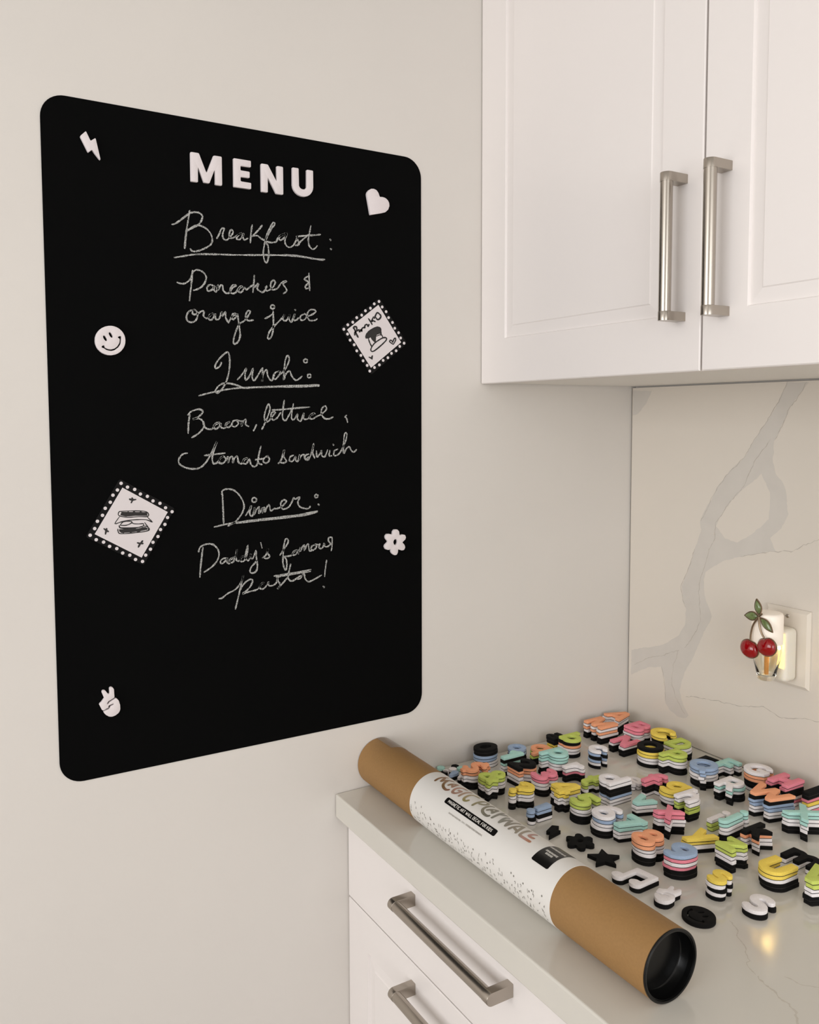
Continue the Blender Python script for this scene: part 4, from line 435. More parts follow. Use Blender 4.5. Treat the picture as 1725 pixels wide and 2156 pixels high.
# ------------------------------------------------------------------ cabinets
def raised_panel(bm, x0, x1, z0, z1, yf, yb, gx, gz0, gz1, groove=0.0035, gw=0.019):
    """a door slab facing -y with a sunk, sloping moulding round a centre panel"""
    rings = [(x0, x1, z0, z1, yb), (x0, x1, z0, z1, yf+0.0015), (x0+0.0015, x1-0.0015, z0+0.0015, z1-0.0015, yf),
             (x0+gx, x1-gx, z0+gz0, z1-gz1, yf), (x0+gx+0.0015, x1-gx-0.0015, z0+gz0+0.0015, z1-gz1-0.0015, yf+groove),
             (x0+gx+gw, x1-gx-gw, z0+gz0+gw, z1-gz1-gw, yf+groove*0.55), (x0+gx+gw+0.0015, x1-gx-gw-0.0015, z0+gz0+gw+0.0015, z1-gz1-gw-0.0015, yf+0.0006)]
    V = [[bm.verts.new(p) for p in ((a, y, c_), (b_, y, c_), (b_, y, d), (a, y, d))] for a, b_, c_, d, y in rings]
    for p, q in zip(V, V[1:]):
        for i in range(4): bm.faces.new((p[i], p[(i+1) % 4], q[(i+1) % 4], q[i]))
    bm.faces.new(V[0]); bm.faces.new(V[-1])
def handle(bm, fx, fy, fz, length, vertical, wd=0.0165, off=0.029, th=0.0115):
    """bar handle: two D-shaped brackets on the face y=fy and a round bar between them"""
    def P(a, d, l):   # a across, d outwards, l along
        return (fx+a, fy-d, fz+l) if vertical else (fx+l, fy-d, fz+a)
    rr = wd/2
    prof = [(-rr, 0.0), (-rr, off)] + [(-rr*math.cos(t), off+rr*math.sin(t)) for t in [PI*k/16 for k in range(1, 16)]] + [(rr, off), (rr, 0.0)]
    for s0 in (-length/2, length/2-th):
        extrude_poly(bm, [prof], lambda x, y, h, s0=s0: P(x, y, s0+h), th, bevel=0.0006)
    n = 28; rows = []
    for l in (-length/2+th, length/2-th):
        rows.append([bm.verts.new(P((rr-0.0004)*math.cos(2*PI*i/n), off+(rr-0.0004)*math.sin(2*PI*i/n), l)) for i in range(n)])
    for i in range(n): bm.faces.new((rows[0][i], rows[0][(i+1) % n], rows[1][(i+1) % n], rows[1][i]))
wc = empty('upper_cabinet', (0.47, -0.17, HC), 'white upper wall cabinet with two panelled doors and vertical bar handles', 'cabinet')
b = bmesh.new(); box(b, 0.003, 0.942, -0.338, 0.0115, HC+0.0015, 1.5); obj('carcass', b, CABIN, wc)
SEAM = 0.4716
for x0, x1, hx in ((0.0015, SEAM-0.0014, 0.4382), (SEAM+0.0014, 0.942, 0.5057)):
    b = bmesh.new(); raised_panel(b, x0, x1, HC, 1.49, -0.36, -0.3395, 0.066, 0.073, 0.07); d = obj('door', b, CABW, wc)
    b = bmesh.new(); handle(b, hx, -0.36, 0.8165, 0.184, True); h = obj('handle', b, STEEL, d, smooth=40); h['label'] = 'brushed nickel bar handle'
bc = empty('base_cabinet', (0.5, -0.3, FL), 'white base cabinet with drawers and horizontal bar handles under the countertop', 'cabinet')
b = bmesh.new(); box(b, 0.004, 1.9, -0.602, 0.011, FL+0.09, -0.0390); box(b, 0.02, 1.88, -0.54, -0.02, FL, FL+0.0905); obj('carcass', b, CABW, bc)
for k, (xa, xb) in enumerate(((0.0015, 0.634), (0.637, 1.27))):
    for j, (za, zb) in enumerate(((-0.1755+0.0015, -0.0400), (-0.50, -0.1755-0.0015), (FL+0.095, -0.503))):
        b = bmesh.new()
        if j == 0: box(b, xa, xb, -0.6225, -0.6025, za, zb, 0.0012, 2)
        else: raised_panel(b, xa, xb, za, zb, -0.6225, -0.6025, 0.066, 0.06, 0.06)
        d = obj('drawer', b, CABW, bc)
        b = bmesh.new(); handle(b, (xa+xb)/2, -0.6225, -0.0795 if j == 0 else zb-0.034, 0.236, False, off=0.031)
        h = obj('handle', b, STEEL, d, smooth=40); h['label'] = 'brushed nickel bar handle'

# ------------------------------------------------------------------ menu board on the left wall
BY0, BY1, BZ0, BZ1 = -1.0562, -0.4808, 0.1074, 1.0215
bd = empty('menu_board', (0, (BY0+BY1)/2, BZ0), 'large black chalkboard wall decal with rounded corners and a handwritten menu', 'chalkboard')
def rrect(y0, y1, z0, z1, r_, n=10):
    out = []
    for cy, cz, a in ((y1-r_, z1-r_, 0), (y0+r_, z1-r_, 90), (y0+r_, z0+r_, 180), (y1-r_, z0+r_, 270)):
        out += [(cy+r_*math.cos(math.radians(a+90*i/n)), cz+r_*math.sin(math.radians(a+90*i/n))) for i in range(n+1)]
    return out
b = bmesh.new(); extrude_poly(b, [rrect(BY0, BY1, BZ0, BZ1, 0.031)], lambda y, z, h: (0.0003+h, y, z), 0.0009); obj('panel', b, DECAL, bd)
for name, lab, strokes in CHALK:
    b = bmesh.new()
    for k, S_ in enumerate(strokes):
        P = catmull([(y/1e4, z/1e4) for y, z in S_])
        ribbon(b, P, 0.0023, lambda y, z, k=k: (0.00135+0.00002*(k % 5), y, z), jit=0.28)
    o = obj(name, b, CHALKM, bd); o['label'] = lab

# ------------------------------------------------------------------ foam magnets
SC = 0.043; TH = 0.0053
MESH = {}
def glyph_meshes(g, colour, m):
    key = (g, colour)
    if key not in MESH:
        loops = [[(x*SC/1000, y*SC/1000) for x, y in L] for L in GLYPHS[g]]
        loops.sort(key=lambda L: -abs(sum(a[0]*b_[1]-b_[0]*a[1] for a, b_ in zip(L, L[1:]+L[:1]))))
        res = []
        for z0, dz, bev, mm in ((0.0009, TH-0.0009, 0.00035, m), (0.0, 0.0009, 0, BACKING)):
            bm = bmesh.new(); extrude_poly(bm, loops, lambda x, y, h: (x, y, z0+h), dz, bevel=bev)
            bmesh.ops.recalc_face_normals(bm, faces=bm.faces[:])
            me = bpy.data.meshes.new('foam_' + g if g.isalnum() else 'foam_sign'); bm.to_mesh(me); bm.free(); me.materials.append(mm)
            me.shade_smooth(); me.set_sharp_from_angle(angle=math.radians(26)); res.append(me)
        MESH[key] = res
    return MESH[key]
def magnet(name, g, colour, m, loc, rot, label, cat, group=None, scale=1.0):
    body, back = glyph_meshes(g, colour, m)
    o = bpy.data.objects.new(name, body); C.objects.link(o); o.location = loc; o.rotation_euler = rot; o.scale = (scale,)*3
    setp(o, label, cat, group)
    k = bpy.data.objects.new('magnet_backing', back); C.objects.link(k); k.parent = o; return o
WROT = Matrix(((0, 0, 1), (1, 0, 0), (0, 1, 0))).to_euler()          # lies on the left wall, reading towards +y
def wall_magnet(name, g, y, z, label, scale=1.0, group=None):
    magnet(name, g, 'wallwhite', WALLFOAM, (0.0012, y, z+Z0), WROT, label, 'magnet', group, scale)
for g, (y, z) in MENU:
    wall_magnet('foam_letter', g, y, z, 'white foam letter %s of the word MENU on the black board' % g, 0.94, 'white foam letters on the board')
SYM = {'bolt': ('foam_bolt', 'white foam lightning bolt in the upper left of the black board'), 'heart': ('foam_heart', 'white foam heart at the upper right of the black board'),
       'smiley': ('foam_smiley', 'round white foam smiley face on the left side of the black board'), 'flower': ('foam_flower', 'white six-petal foam flower at the right edge of the black board'),
       'peace': ('foam_hand', 'white foam hand making a peace sign, bottom left of the black board')}
for g, (nm, lab) in SYM.items(): wall_magnet(nm, g, CEN[g][0], CEN[g][1], lab)

ORD = ['topmost', 'second from the top', 'third from the top', 'fourth from the top', 'fifth from the top', 'sixth from the top', 'seventh from the top']
NUM = ['zero', 'one', 'two', 'three', 'four', 'five', 'six', 'seven']
SIGN = {'!': ('foam_exclamation_mark', 'exclamation mark'), '?': ('foam_question_mark', 'question mark'), '&': ('foam_ampersand', 'ampersand'), '$': ('foam_dollar_sign', 'dollar sign'),
        'note': ('foam_music_note', 'music note'), 'peace': ('foam_hand', 'peace sign hand')}
SOLO = {'bolt': ('foam_bolt', 'black foam lightning bolt lying on the countertop'), 'flower': ('foam_flower', 'black six-petal foam flower lying on the countertop'),
        'star': ('foam_star', 'black foam star lying on the countertop beside the tube'), 'smiley': ('foam_smiley', 'black foam smiley face lying on the countertop near the tube end')}
for g, layers, x, y in STACKS:
    if g in SOLO:
        nm, what = SOLO[g]
        magnet(nm, g, 'K', FOAM['K'], (x/1000, y/1000, Z0), (0, 0, math.radians(GROT.get(g, 0))), what, 'magnet', 'black foam shapes on the countertop'); continue
    if g in SIGN: nm, what = SIGN[g]; grp = 'foam signs on the countertop'
    elif g.isdigit(): nm, what = 'foam_digit', 'digit ' + g; grp = 'foam digits stacked on the countertop'
    elif g.isupper(): nm, what = 'foam_letter', 'capital letter ' + g; grp = 'foam capital letters stacked on the countertop'
    else: nm, what = 'foam_letter', 'small letter ' + g; grp = 'foam small letters stacked on the countertop'
    n = len(layers); base_rot = GROT.get(g, random.uniform(-3, 3)); sx, sy = random.uniform(-0.35, 0.35), random.uniform(-0.35, 0.35)
    for k, col in enumerate(layers):           # top to bottom
        lv = n - 1 - k
        j = 1.0 if k == 0 else 1.15
        loc = (x/1000 + (random.uniform(-1.0, 1.0)*j + sx*k)*0.001, y/1000 + (random.uniform(-1.0, 1.0)*j + sy*k)*0.001, Z0 + lv*TH)
        place = 'the only one' if n == 1 else ('topmost' if k == 0 else ('bottom' if k == n-1 else ORD[k]))
        lab = '%s foam %s, %s of its stack of %s' % (FOAMC[col][0], what, place, NUM[n])
        magnet(nm, g, col, FOAM[col], loc, (0, 0, math.radians(base_rot + random.uniform(-2.2, 2.2))), lab, 'magnet', grp)
SML = ['black foam dot against the wall in the dot cluster behind the tube', 'mint green foam dot at the right of the dot cluster behind the tube', 'mint green foam dot nearest the tube and the wall', 'white foam dot between the mint dot and the pale blue comma',
       'white foam dot stacked on a black one behind the tube', 'pale blue foam comma on a black one behind the tube', 'white foam comma on a black one left of the dollar sign', 'black foam comma pressed against the tube']
for (g, layers, x, y), lab in zip(SMALL, SML):
    n = len(layers)
    for k, col in enumerate(layers):
        l2 = lab if k == 0 else 'black foam %s hidden under the %s' % ('dot' if g == 'dot' else 'comma', 'white dot' if g == 'dot' else ('pale blue comma' if layers[0] == 'B' else 'white comma'))
        magnet('foam_dot' if g == 'dot' else 'foam_comma', g, col, FOAM[col], (x/1000, y/1000, Z0 + (n-1-k)*TH), (0, 0, 0.6 if g == 'quote' else 0), l2, 'magnet', 'small foam dots and commas by the wall')

# ------------------------------------------------------------------ framed drawings on the board
def card(d, name, label, word):
    ys = [p[0]/1e4 for p in d['outer']]; zs = [p[1]/1e4 for p in d['outer']]
    root = empty(name, (0.0012, sum(ys)/4, min(zs)), label, 'picture', 'framed drawings on the black board')
    S1 = lambda L: [(y/1e4, z/1e4) for y, z in L]
    def rnd(Q, r_=0.004, n=5):
        out = []
        for i in range(len(Q)):
            p, q, s = Vector(Q[i-1]), Vector(Q[i]), Vector(Q[(i+1) % len(Q)])
            a = q + (p-q).normalized()*r_; c_ = q + (s-q).normalized()*r_
            out += [tuple((1-t)**2*a + 2*t*(1-t)*q + t*t*c_) for t in [k/n for k in range(n+1)]]
        return out
    b = bmesh.new(); extrude_poly(b, [rnd(S1(d['outer']))], lambda y, z, h: (0.0012+h, y, z), 0.0014, bevel=0.0004); obj('frame', b, FRAMEB, root)
    b = bmesh.new(); extrude_poly(b, [S1(d['white'])], lambda y, z, h: (0.0026+h, y, z), 0.0003); pap = obj('paper', b, PAPER, root)
    for y, z in S1(d['dots']):
        b = bmesh.new(); extrude_poly(b, [[(y+0.0023*math.cos(2*PI*i/16), z+0.0023*math.sin(2*PI*i/16)) for i in range(16)]], lambda y, z, h: (0.0026+h, y, z), 0.0003); obj('white_dot', b, PAPER, root)
    b = bmesh.new()
    for k, L in enumerate(d['fills']): extrude_poly(b, [S1(L)], lambda y, z, h: (0.0029+h, y, z), 0.00008, mi=1)
    for k, (L, w_) in enumerate(d['lines']): ribbon(b, catmull(S1(L), 3), 0.00135*w_, lambda y, z, k=k: (0.00306+0.000015*(k % 6), y, z), jit=0.2)
    o = obj('ink_drawing', b, [INK, INKG], pap); o['label'] = word
card(CARDS[0], 'framed_drawing', 'dotted black frame with an ink drawing of a sandwich, lower left of the board', 'ink drawing of a sandwich with sparkles')
card(CARDS[1], 'framed_drawing', 'dotted black frame with an ink drawing of pancakes at the right of the board', 'ink drawing of a pancake stack with hearts and handwriting')

# ------------------------------------------------------------------ mailing tube
YA, RT, TX0, TX1 = -0.5655, 0.0383, 0.0015, 0.6231
tb = empty('mailing_tube', (0.31, YA, 0.0), 'long brown cardboard tube with a printed white label lying on the countertop', 'tube')
b = bmesh.new(); lathe(b, [(0.0362, TX1-0.0012), (RT-0.0004, TX1-0.0012), (RT, TX1-0.0016), (RT, TX0), (0.0362, TX0), (0.0362, TX1-0.0012)], 0, YA, RT, 'X', 72); obj('cardboard_body', b, KRAFT, tb, smooth=40)
b = bmesh.new(); lathe(b, [(0.0, TX1-0.016), (0.0322, TX1-0.016), (0.0335, TX1-0.0145), (0.0352, TX1-0.0005), (0.0356, TX1+0.0012), (0.0372, TX1+0.0016), (0.0384, TX1+0.001), (0.0385, TX1-0.0003), (0.0346, TX1-0.0003), (0.0344, TX1-0.0185), (0.0, TX1-0.0185)], 0, YA, RT, 'X', 72)
o = obj('end_cap', b, PLASTB, tb, smooth=40); o['label'] = 'recessed black plastic end cap'
b = bmesh.new(); lathe(b, [(0.0, TX0+0.01), (0.0344, TX0+0.01), (0.0344, TX0+0.012), (0.0, TX0+0.012)], 0, YA, RT, 'X', 48); obj('end_cap', b, PLASTB, tb, smooth=40)
TAPE = glass_mat('clear_tape', (235, 228, 214), 0.12, 1.3, 0.9)
b = bmesh.new(); lathe(b, [(RT+0.0002, TX0), (RT+0.0004, TX0+0.012), (RT+0.0007, TX0+0.034), (RT+0.0003, TX0+0.05)], 0, YA, RT, 'X', 40, math.radians(20), math.radians(95)); o = obj('tape', b, TAPE, tb, smooth=60); o['label'] = 'clear sticky tape over the far tube end'
RL = RT + 0.0003
b = bmesh.new(); lathe(b, [(RT, 0.165), (RL, 0.1651), (RL, 0.4779), (RT, 0.478)], 0, YA, RT, 'X', 72); lab = obj('label_wrap', b, LABEL, tb, smooth=40); lab['label'] = 'white printed paper label'
def cyl(h=0.0002):
    return lambda x, s: (x, YA + (RL+h)*math.sin(s/RT), RT + (RL+h)*math.cos(s/RT))      # s = arc length from the top line
deg = lambda d: RT*math.radians(d)
def patch(bm, x0, x1, d0, d1, h, rad, n=40):
    s0, s1 = deg(d0), deg(d1); to = cyl(h); rows = []
    for i in range(n+1):
        s = s0 + (s1-s0)*i/n; e = min(s-s0, s1-s); ins = 0.0
        if e < rad: ins = rad - math.sqrt(max(0, rad*rad - (rad-e)**2))
        rows.append((bm.verts.new(to(x0+ins, s)), bm.verts.new(to(x1-ins, s))))
    for a, c_ in zip(rows, rows[1:]): bm.faces.new((a[0], a[1], c_[1], c_[0]))
def densify(P, step=0.0015):
    out = []
    for a, c_ in zip(P, P[1:]):
        m_ = max(1, int((Vector(a)-Vector(c_)).length/step)); out += [tuple(Vector(a).lerp(Vector(c_), j/m_)) for j in range(m_)]
    return out + [P[-1]]
b = bmesh.new(); k = 0
for ch, strokes in TITLE:
    for S_ in strokes:
        k += 1; P = densify(catmull([(x/1e4, deg(d/10)) for x, d in S_], 5)); ribbon(b, P, 0.0042, cyl(0.0002+0.00002*(k % 5)))
root_off = Vector(tb['base'])
o = obj('title_print', b, FOIL, lab); o['label'] = 'metallic rainbow brush lettering along the tube'
FOIL.node_tree.nodes['Map Range'].inputs[1].default_value = 0.185 - root_off.x; FOIL.node_tree.nodes['Map Range'].inputs[2].default_value = 0.402 - root_off.x
b = bmesh.new(); patch(b, 0.2376, 0.3542, -42.6, -28.6, 0.0002, 0.0028); o = obj('black_banner', b, LABELK, lab); o['label'] = 'black rounded banner'
FONT = {'M': [[(0,0),(0,1),(.4,.35),(.8,1),(.8,0)]], 'A': [[(0,0),(.35,1),(.7,0)],[(.14,.32),(.56,.32)]], 'G': [[(.68,.8),(.45,1),(.2,.95),(0,.6),(.02,.3),(.25,0),(.55,.05),(.7,.25),(.7,.45),(.4,.45)]],
 'N': [[(0,0),(0,1),(.65,0),(.65,1)]], 'E': [[(.55,1),(0,1),(0,0),(.55,0)],[(0,.52),(.48,.52)]], 'T': [[(0,1),(.65,1)],[(.32,1),(.32,0)]], 'I': [[(.1,0),(.1,1)]], 'C': [[(.62,.8),(.42,1),(.18,.95),(0,.6),(.02,.3),(.2,.02),(.45,0),(.62,.18)]],
 'R': [[(0,0),(0,1),(.4,1),(.55,.78),(.4,.52),(0,.5)],[(.25,.5),(.6,0)]], 'W': [[(0,1),(.22,0),(.45,.7),(.68,0),(.9,1)]], 'L': [[(0,1),(0,0),(.5,0)]], 'D': [[(0,0),(0,1),(.35,1),(.6,.7),(.6,.3),(.35,0),(0,0)]],
 'F': [[(0,0),(0,1),(.55,1)],[(0,.52),(.48,.52)]], 'O': [[(.33,0),(.08,.2),(0,.5),(.08,.8),(.33,1),(.6,.8),(.68,.5),(.6,.2),(.33,0)]], 'K': [[(0,0),(0,1)],[(.55,1),(.02,.45)],[(.18,.6),(.6,0)]],
 'S': [[(.52,.85),(.28,1),(.05,.8),(.15,.55),(.42,.45),(.52,.22),(.3,0),(.02,.14)]]}
def text(bm, s, x0, x1, d0, d1, w_, h):
    adv = [0.42 if ch == ' ' else max(p[0] for L in FONT[ch] for p in L) + 0.3 for ch in s]; tot = sum(adv) - 0.3; sx = (x1-x0)/tot; cx = x0; y0, y1 = deg(d0), deg(d1); to = cyl(h)
    for ch, a in zip(s, adv):
        for L in FONT.get(ch, []): ribbon(bm, densify([(cx+px*sx, y0+py*(y1-y0)) for px, py in L], 0.001), w_, to)
        cx += a*sx
b = bmesh.new(); text(b, 'MAGNETIC ART WALL DECAL FOR KIDS', 0.2446, 0.3452, -38.6, -32.2, 0.00085, 0.0004); o = obj('banner_print', b, PRINTW, lab); o['label'] = 'white lettering reading MAGNETIC ART WALL DECAL FOR KIDS'
def ticks(bm, x0, x1, d0, d1, h, w_=0.00035):
    x = x0
    while x < x1:
        a, c_ = deg(d0), deg(d1); k_ = random.random(); to = cyl(h)
        ribbon(bm, [(x, a), (x+random.uniform(-.0002, .0002), c_)], w_, to, ends=False)
        if k_ < 0.55: e = a if k_ < 0.2 else (c_ if k_ < 0.4 else (a+c_)/2); ribbon(bm, [(x, e), (x+0.0007, e)], w_, to, ends=False)
        x += random.uniform(0.0006, 0.001)
b = bmesh.new(); ticks(b, 0.2581, 0.2868, -55.6, -52.6, 0.0002); text(b, 'COM', 0.2885, 0.2945, -55.4, -52.4, 0.0004, 0.0002); ticks(b, 0.2962, 0.2966, -56, -52, 0.0002); ticks(b, 0.2985, 0.3355, -55.2, -52.0, 0.0002); o = obj('small_print', b, PRINTG, lab); o['label'] = 'line of tiny grey lettering'
b = bmesh.new(); patch(b, 0.4252, 0.4556, -36.8, 36.5, 0.0002, 0.002); o = obj('black_square', b, LABELK, lab); o['label'] = 'black square panel'
b = bmesh.new()
for x0, x1, d in ((0.4268, 0.4541, 10), (0.4304, 0.4507, -4.8), (0.4348, 0.4466, -11.5)): ticks(b, x0, x1, d-2.2, d+2.2, 0.0004, 0.0005)
o = obj('square_print', b, PRINTW, lab); o['label'] = 'three lines of tiny white lettering'
b = bmesh.new(); k = 0
x = 0.170
while x < 0.472:
    for d in (-80, -87, -94, -101, -108, -115, -121):
        if random.random() < 0.5 + (0.12 if d > -84 else 0): continue
        cx, cs = x + random.uniform(-0.003, 0.003), deg(d + random.uniform(-2.6, 2.6)); t = random.random(); to = cyl(0.0002)
        if t < 0.3: ribbon(b, [(cx, cs), (cx+random.uniform(-.0012, .0016), cs-random.uniform(.0025, .005))], 0.0010, to)
        elif t < 0.55: ribbon(b, [(cx-0.0008, cs), (cx, cs+0.001), (cx+0.001, cs+0.0004), (cx+0.0006, cs-0.0022)], 0.0008, to)
        elif t < 0.8:
            an = random.uniform(-0.9, 0.9); q = [(cx+px_*math.cos(an)-py_*math.sin(an), cs+px_*math.sin(an)+py_*math.cos(an)) for px_, py_ in ((0, 0.0022), (0.0009, -0.0016), (-0.0006, -0.0013))]; b.faces.new([b.verts.new(to(*p)) for p in q])
        else:
            for a in (0.3, 1.35, 2.4): ribbon(b, [(cx-0.0013*math.cos(a), cs-0.0013*math.sin(a)), (cx+0.0013*math.cos(a), cs+0.0013*math.sin(a))], 0.0005, to, ends=False)
    x += 0.0062
o = obj('confetti_print', b, PRINTD, lab); o['label'] = 'scattered small dark confetti marks'

# ------------------------------------------------------------------ wall socket plate and plug-in night light
pl = empty('socket_plate', (0.355, 0.0, 0.168), 'cream wall socket plate on the marble backsplash', 'socket plate')
PLATEM = mat('plate_plastic', (226, 216, 202), 0.3)
def frustum(bm, x0, x1, z0, z1, y0, y1, ins):
    V = [[bm.verts.new(p) for p in ((a, y, c_), (b_, y, c_), (b_, y, d), (a, y, d))] for a, b_, c_, d, y in ((x0, x1, z0, z1, y0), (x0, x1, z0, z1, y0-(y0-y1)*0.4), (x0+ins, x1-ins, z0+ins, z1-ins, y1))]
    for p, q in zip(V, V[1:]):
        for i in range(4): bm.faces.new((p[i], p[(i+1) % 4], q[(i+1) % 4], q[i]))
    bm.faces.new(V[0]); bm.faces.new(V[-1])
b = bmesh.new(); frustum(b, 0.315, 0.395, 0.168, 0.295, -0.0002, -0.0065, 0.005); obj('plate', b, PLATEM, pl)
for z in (0.2819, 0.1815):
    b = bmesh.new(); lathe(b, [(0.0, -0.0014), (0.0022, -0.0012), (0.0032, 0.0)], 0.3555, -0.0065, z, 'Y', 20); box(b, 0.3525, 0.3585, -0.0081, -0.0075, z-0.0004, z+0.0004); o = obj('screw', b, STEEL, pl, smooth=50); o['label'] = 'small metal slotted screw'
ng = empty('plug_in_night_light', (0.357, -0.055, 0.186), 'glowing plug-in scent warmer with a red cherry ornament', 'night light')
PLUGM = mat('plug_white', (240, 233, 218), 0.35); b0 = PLUGM.node_tree.nodes['Principled BSDF']; b0.inputs['Subsurface Weight'].default_value = 0.3; b0.inputs['Subsurface Radius'].default_value = (0.01, 0.008, 0.004)
b = bmesh.new(); box(b, 0.338, 0.3765, -0.038, -0.0066, 0.181, 0.2665, 0.008, 4); obj('plug_body', b, PLUGM, ng, smooth=50)
b = bmesh.new(); box(b, 0.3655, 0.3745, -0.0386, -0.0378, 0.204, 0.26, 0.0003, 2); o = obj('added_glow_panel', b, emit_mat('added_panel_glow', (255, 228, 140), 1.5), ng); o['label'] = 'added glowing warm yellow panel on the plug body'  # invented emissive panel, makes the front of the plug body look lit
CAPM = emit_mat('warmer_cap', (255, 232, 205), 0.12, (250, 240, 228))  # faint warm glow put into the cap's own material
AX, AYY = 0.357, -0.058
b = bmesh.new(); lathe(b, [(0.0, 0.2945), (0.019, 0.2945), (0.0222, 0.2935), (0.0236, 0.2905), (0.0236, 0.246), (0.0226, 0.246), (0.0226, 0.290), (0.0, 0.292)], AX, AYY, 0, 'Z', 48); obj('lamp_cap', b, CAPM, ng, smooth=50)
GL = glass_mat('clear_glass', (250, 248, 240), 0.01)
b = bmesh.new(); lathe(b, [(0.0, 0.1868), (0.0115, 0.1868), (0.0132, 0.1882), (0.0145, 0.195), (0.021, 0.222), (0.0224, 0.234), (0.0224, 0.2455), (0.0205, 0.2455), (0.0203, 0.234), (0.019, 0.223), (0.0125, 0.1965), (0.0105, 0.194), (0.0, 0.1932)], AX, AYY, 0, 'Z', 48); o = obj('glass_bottle', b, GL, ng, smooth=50); o['label'] = 'clear glass oil bottle'
b = bmesh.new(); lathe(b, [(0.0, 0.1938), (0.0036, 0.1938), (0.0036, 0.2445), (0.0, 0.2445)], AX, AYY, 0, 'Z', 20); o = obj('wick', b, mat('wick_tan', (205, 150, 88), 0.8), ng, smooth=50); o['label'] = 'tan wick inside the bottle'
b = bmesh.new(); lathe(b, [(0.0, 0.2475), (0.006, 0.2485), (0.008, 0.256), (0.006, 0.265), (0.0, 0.268)], AX+0.004, -0.047, 0, 'Z', 20); o = obj('bulb', b, emit_mat('bulb_glow', (255, 226, 140), 22.0), ng, smooth=60); o['label'] = 'glowing warm bulb'
l = bpy.data.lights.new('night_light_glow', 'POINT'); l.energy = 0.03; l.color = (1.0, 0.87, 0.62); l.shadow_soft_size = 0.003
o = bpy.data.objects.new('night_light_glow', l); C.objects.link(o); o.location = (0.370, -0.044, 0.238 + Z0)
# cherry ornament, hung on the front of the warmer
OY = -0.0835
GOLD = mat('ornament_metal', (150, 130, 108), 0.3, metal=1.0)
CHER = mat('cherry_enamel', (146, 3, 12), 0.1, spec=0.5, coat=0.4); LEAF = mat('leaf_enamel', (110, 126, 76), 0.15, coat=0.6, noise=0.4, nscale=160)
def dome(bm, prof2d, cx, cz, depth, n=7):
    """a flat outline swollen towards -y"""
    rows = []
    for i in range(n):
        t = i/(n-1)*0.97; k_ = math.cos(t*PI/2); rows.append([bm.verts.new((cx+px*k_, OY-depth*math.sin(t*PI/2), cz+pz*k_)) for px, pz in prof2d])
    for a, c_ in zip(rows, rows[1:]):
        for i in range(len(a)): bm.faces.new((a[i], a[(i+1) % len(a)], c_[(i+1) % len(a)], c_[i]))
    bm.faces.new(rows[0]); bm.faces.new(rows[-1])
def cherry_outline(s, tilt):
    out = []
    for i in range(48):
        t = 2*PI*i/48; rr = s*(1 - 0.12*math.exp(-((t-PI/2)/0.35)**2) + 0.05*math.cos(2*(t-PI/2)+PI)); x, z = rr*math.cos(t), rr*0.98*math.sin(t)
        out.append((x*math.cos(tilt)-z*math.sin(tilt), x*math.sin(tilt)+z*math.cos(tilt)))
    return out
def plate_outline(bm, prof2d, cx, cz, grow, y0, y1):
    extrude_poly(bm, [[(cx+px*grow, cz+pz*grow) for px, pz in prof2d]], lambda x, z, h: (x, y0-h, z), y0-y1)
for cx, cz, tl in ((0.3438, 0.2365, -0.25), (0.3752, 0.2465, 0.3)):
    pr = cherry_outline(0.0152, tl)
    b = bmesh.new(); dome(b, pr, cx, cz, 0.009); ch = obj('cherry', b, CHER, ng, smooth=60); ch['label'] = 'shiny red enamel cherry'
    b = bmesh.new(); plate_outline(b, pr, cx, cz, 1.07, OY+0.0025, OY); obj('metal_rim', b, GOLD, ch)
def leaf_outline(L, wd): return [(L*t, wd*math.sin(PI*t)**0.9*(1-0.25*t)) for t in [i/14 for i in range(15)]] + [(L*t, -wd*math.sin(PI*t)**0.9*(1-0.25*t)) for t in [i/14 for i in range(13, 0, -1)]]
HX, HZ = 0.3612, 0.2915
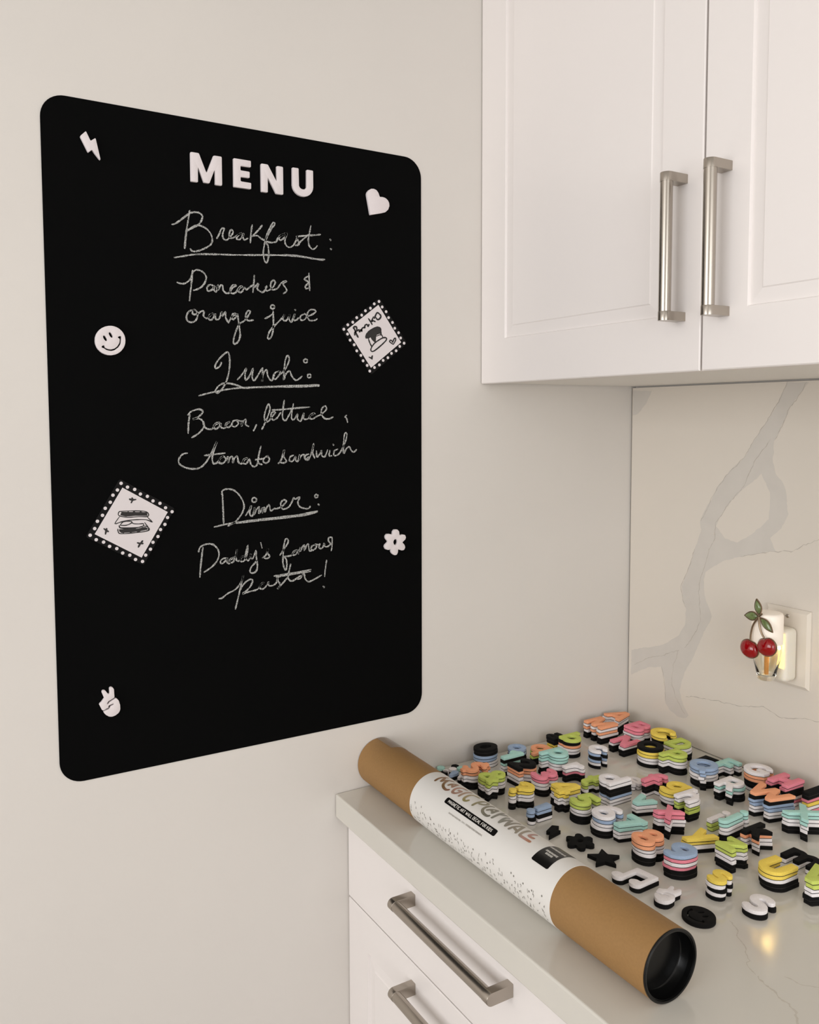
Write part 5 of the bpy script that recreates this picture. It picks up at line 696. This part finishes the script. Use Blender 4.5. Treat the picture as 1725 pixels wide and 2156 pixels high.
for dx, dz, L, wd in ((-0.0285, -0.0035, 0.026, 0.0082), (-0.006, 0.024, 0.0255, 0.0068), (0.024, -0.021, 0.029, 0.0070)):
    a = math.atan2(dz, dx); pr = [(x*math.cos(a)-z*math.sin(a), x*math.sin(a)+z*math.cos(a)) for x, z in leaf_outline(L, wd)]
    mx, mz = sum(p[0] for p in pr)/len(pr), sum(p[1] for p in pr)/len(pr); pr = [(x-mx, z-mz) for x, z in pr]
    cx, cz = HX+mx+0.002*math.cos(a), HZ+mz+0.002*math.sin(a)
    b = bmesh.new(); dome(b, [(x*0.9, z*0.86) for x, z in pr], cx, cz, 0.0028); lf = obj('leaf', b, LEAF, ng, smooth=60); lf['label'] = 'green enamel leaf'
    b = bmesh.new(); plate_outline(b, pr, cx, cz, 1.04, OY+0.002, OY-0.0006); obj('metal_rim', b, GOLD, lf)
def tube3(bm, pts, rad, n=10):
    rows = []
    for i, p in enumerate(pts):
        p = Vector(p); d = (Vector(pts[min(i+1, len(pts)-1)]) - Vector(pts[max(i-1, 0)])).normalized(); a = d.cross(Vector((0, 1, 0)));
        a = a.normalized() if a.length > 1e-6 else Vector((1, 0, 0)); c_ = d.cross(a); rows.append([bm.verts.new(p + rad*(math.cos(2*PI*k/n)*a + math.sin(2*PI*k/n)*c_)) for k in range(n)])
    for a, c_ in zip(rows, rows[1:]):
        for k in range(n): bm.faces.new((a[k], a[(k+1) % n], c_[(k+1) % n], c_[k]))
    bm.faces.new(rows[0]); bm.faces.new(rows[-1])
for P in ([(0.3668, 0.297), (0.3612, 0.2915), (0.3515, 0.277), (0.3475, 0.262), (0.3468, 0.251)], [(0.3612, 0.2915), (0.3622, 0.279), (0.366, 0.268), (0.3715, 0.260)]):
    b = bmesh.new(); tube3(b, [(x, OY-0.0018, z) for x, z in catmull(P, 6)], 0.0015); o = obj('stem', b, GOLD, ng, smooth=60); o['label'] = 'dark metal cherry stem'
b = bmesh.new(); box(b, 0.3545, 0.3595, OY+0.001, AYY-0.020, 0.2385, 0.2435); box(b, 0.35, 0.368, OY+0.0028, OY+0.0046, 0.238, 0.244); o = obj('ornament_clip', b, GOLD, ng)
for o in C.objects:
    if 'base' in o: del o['base']
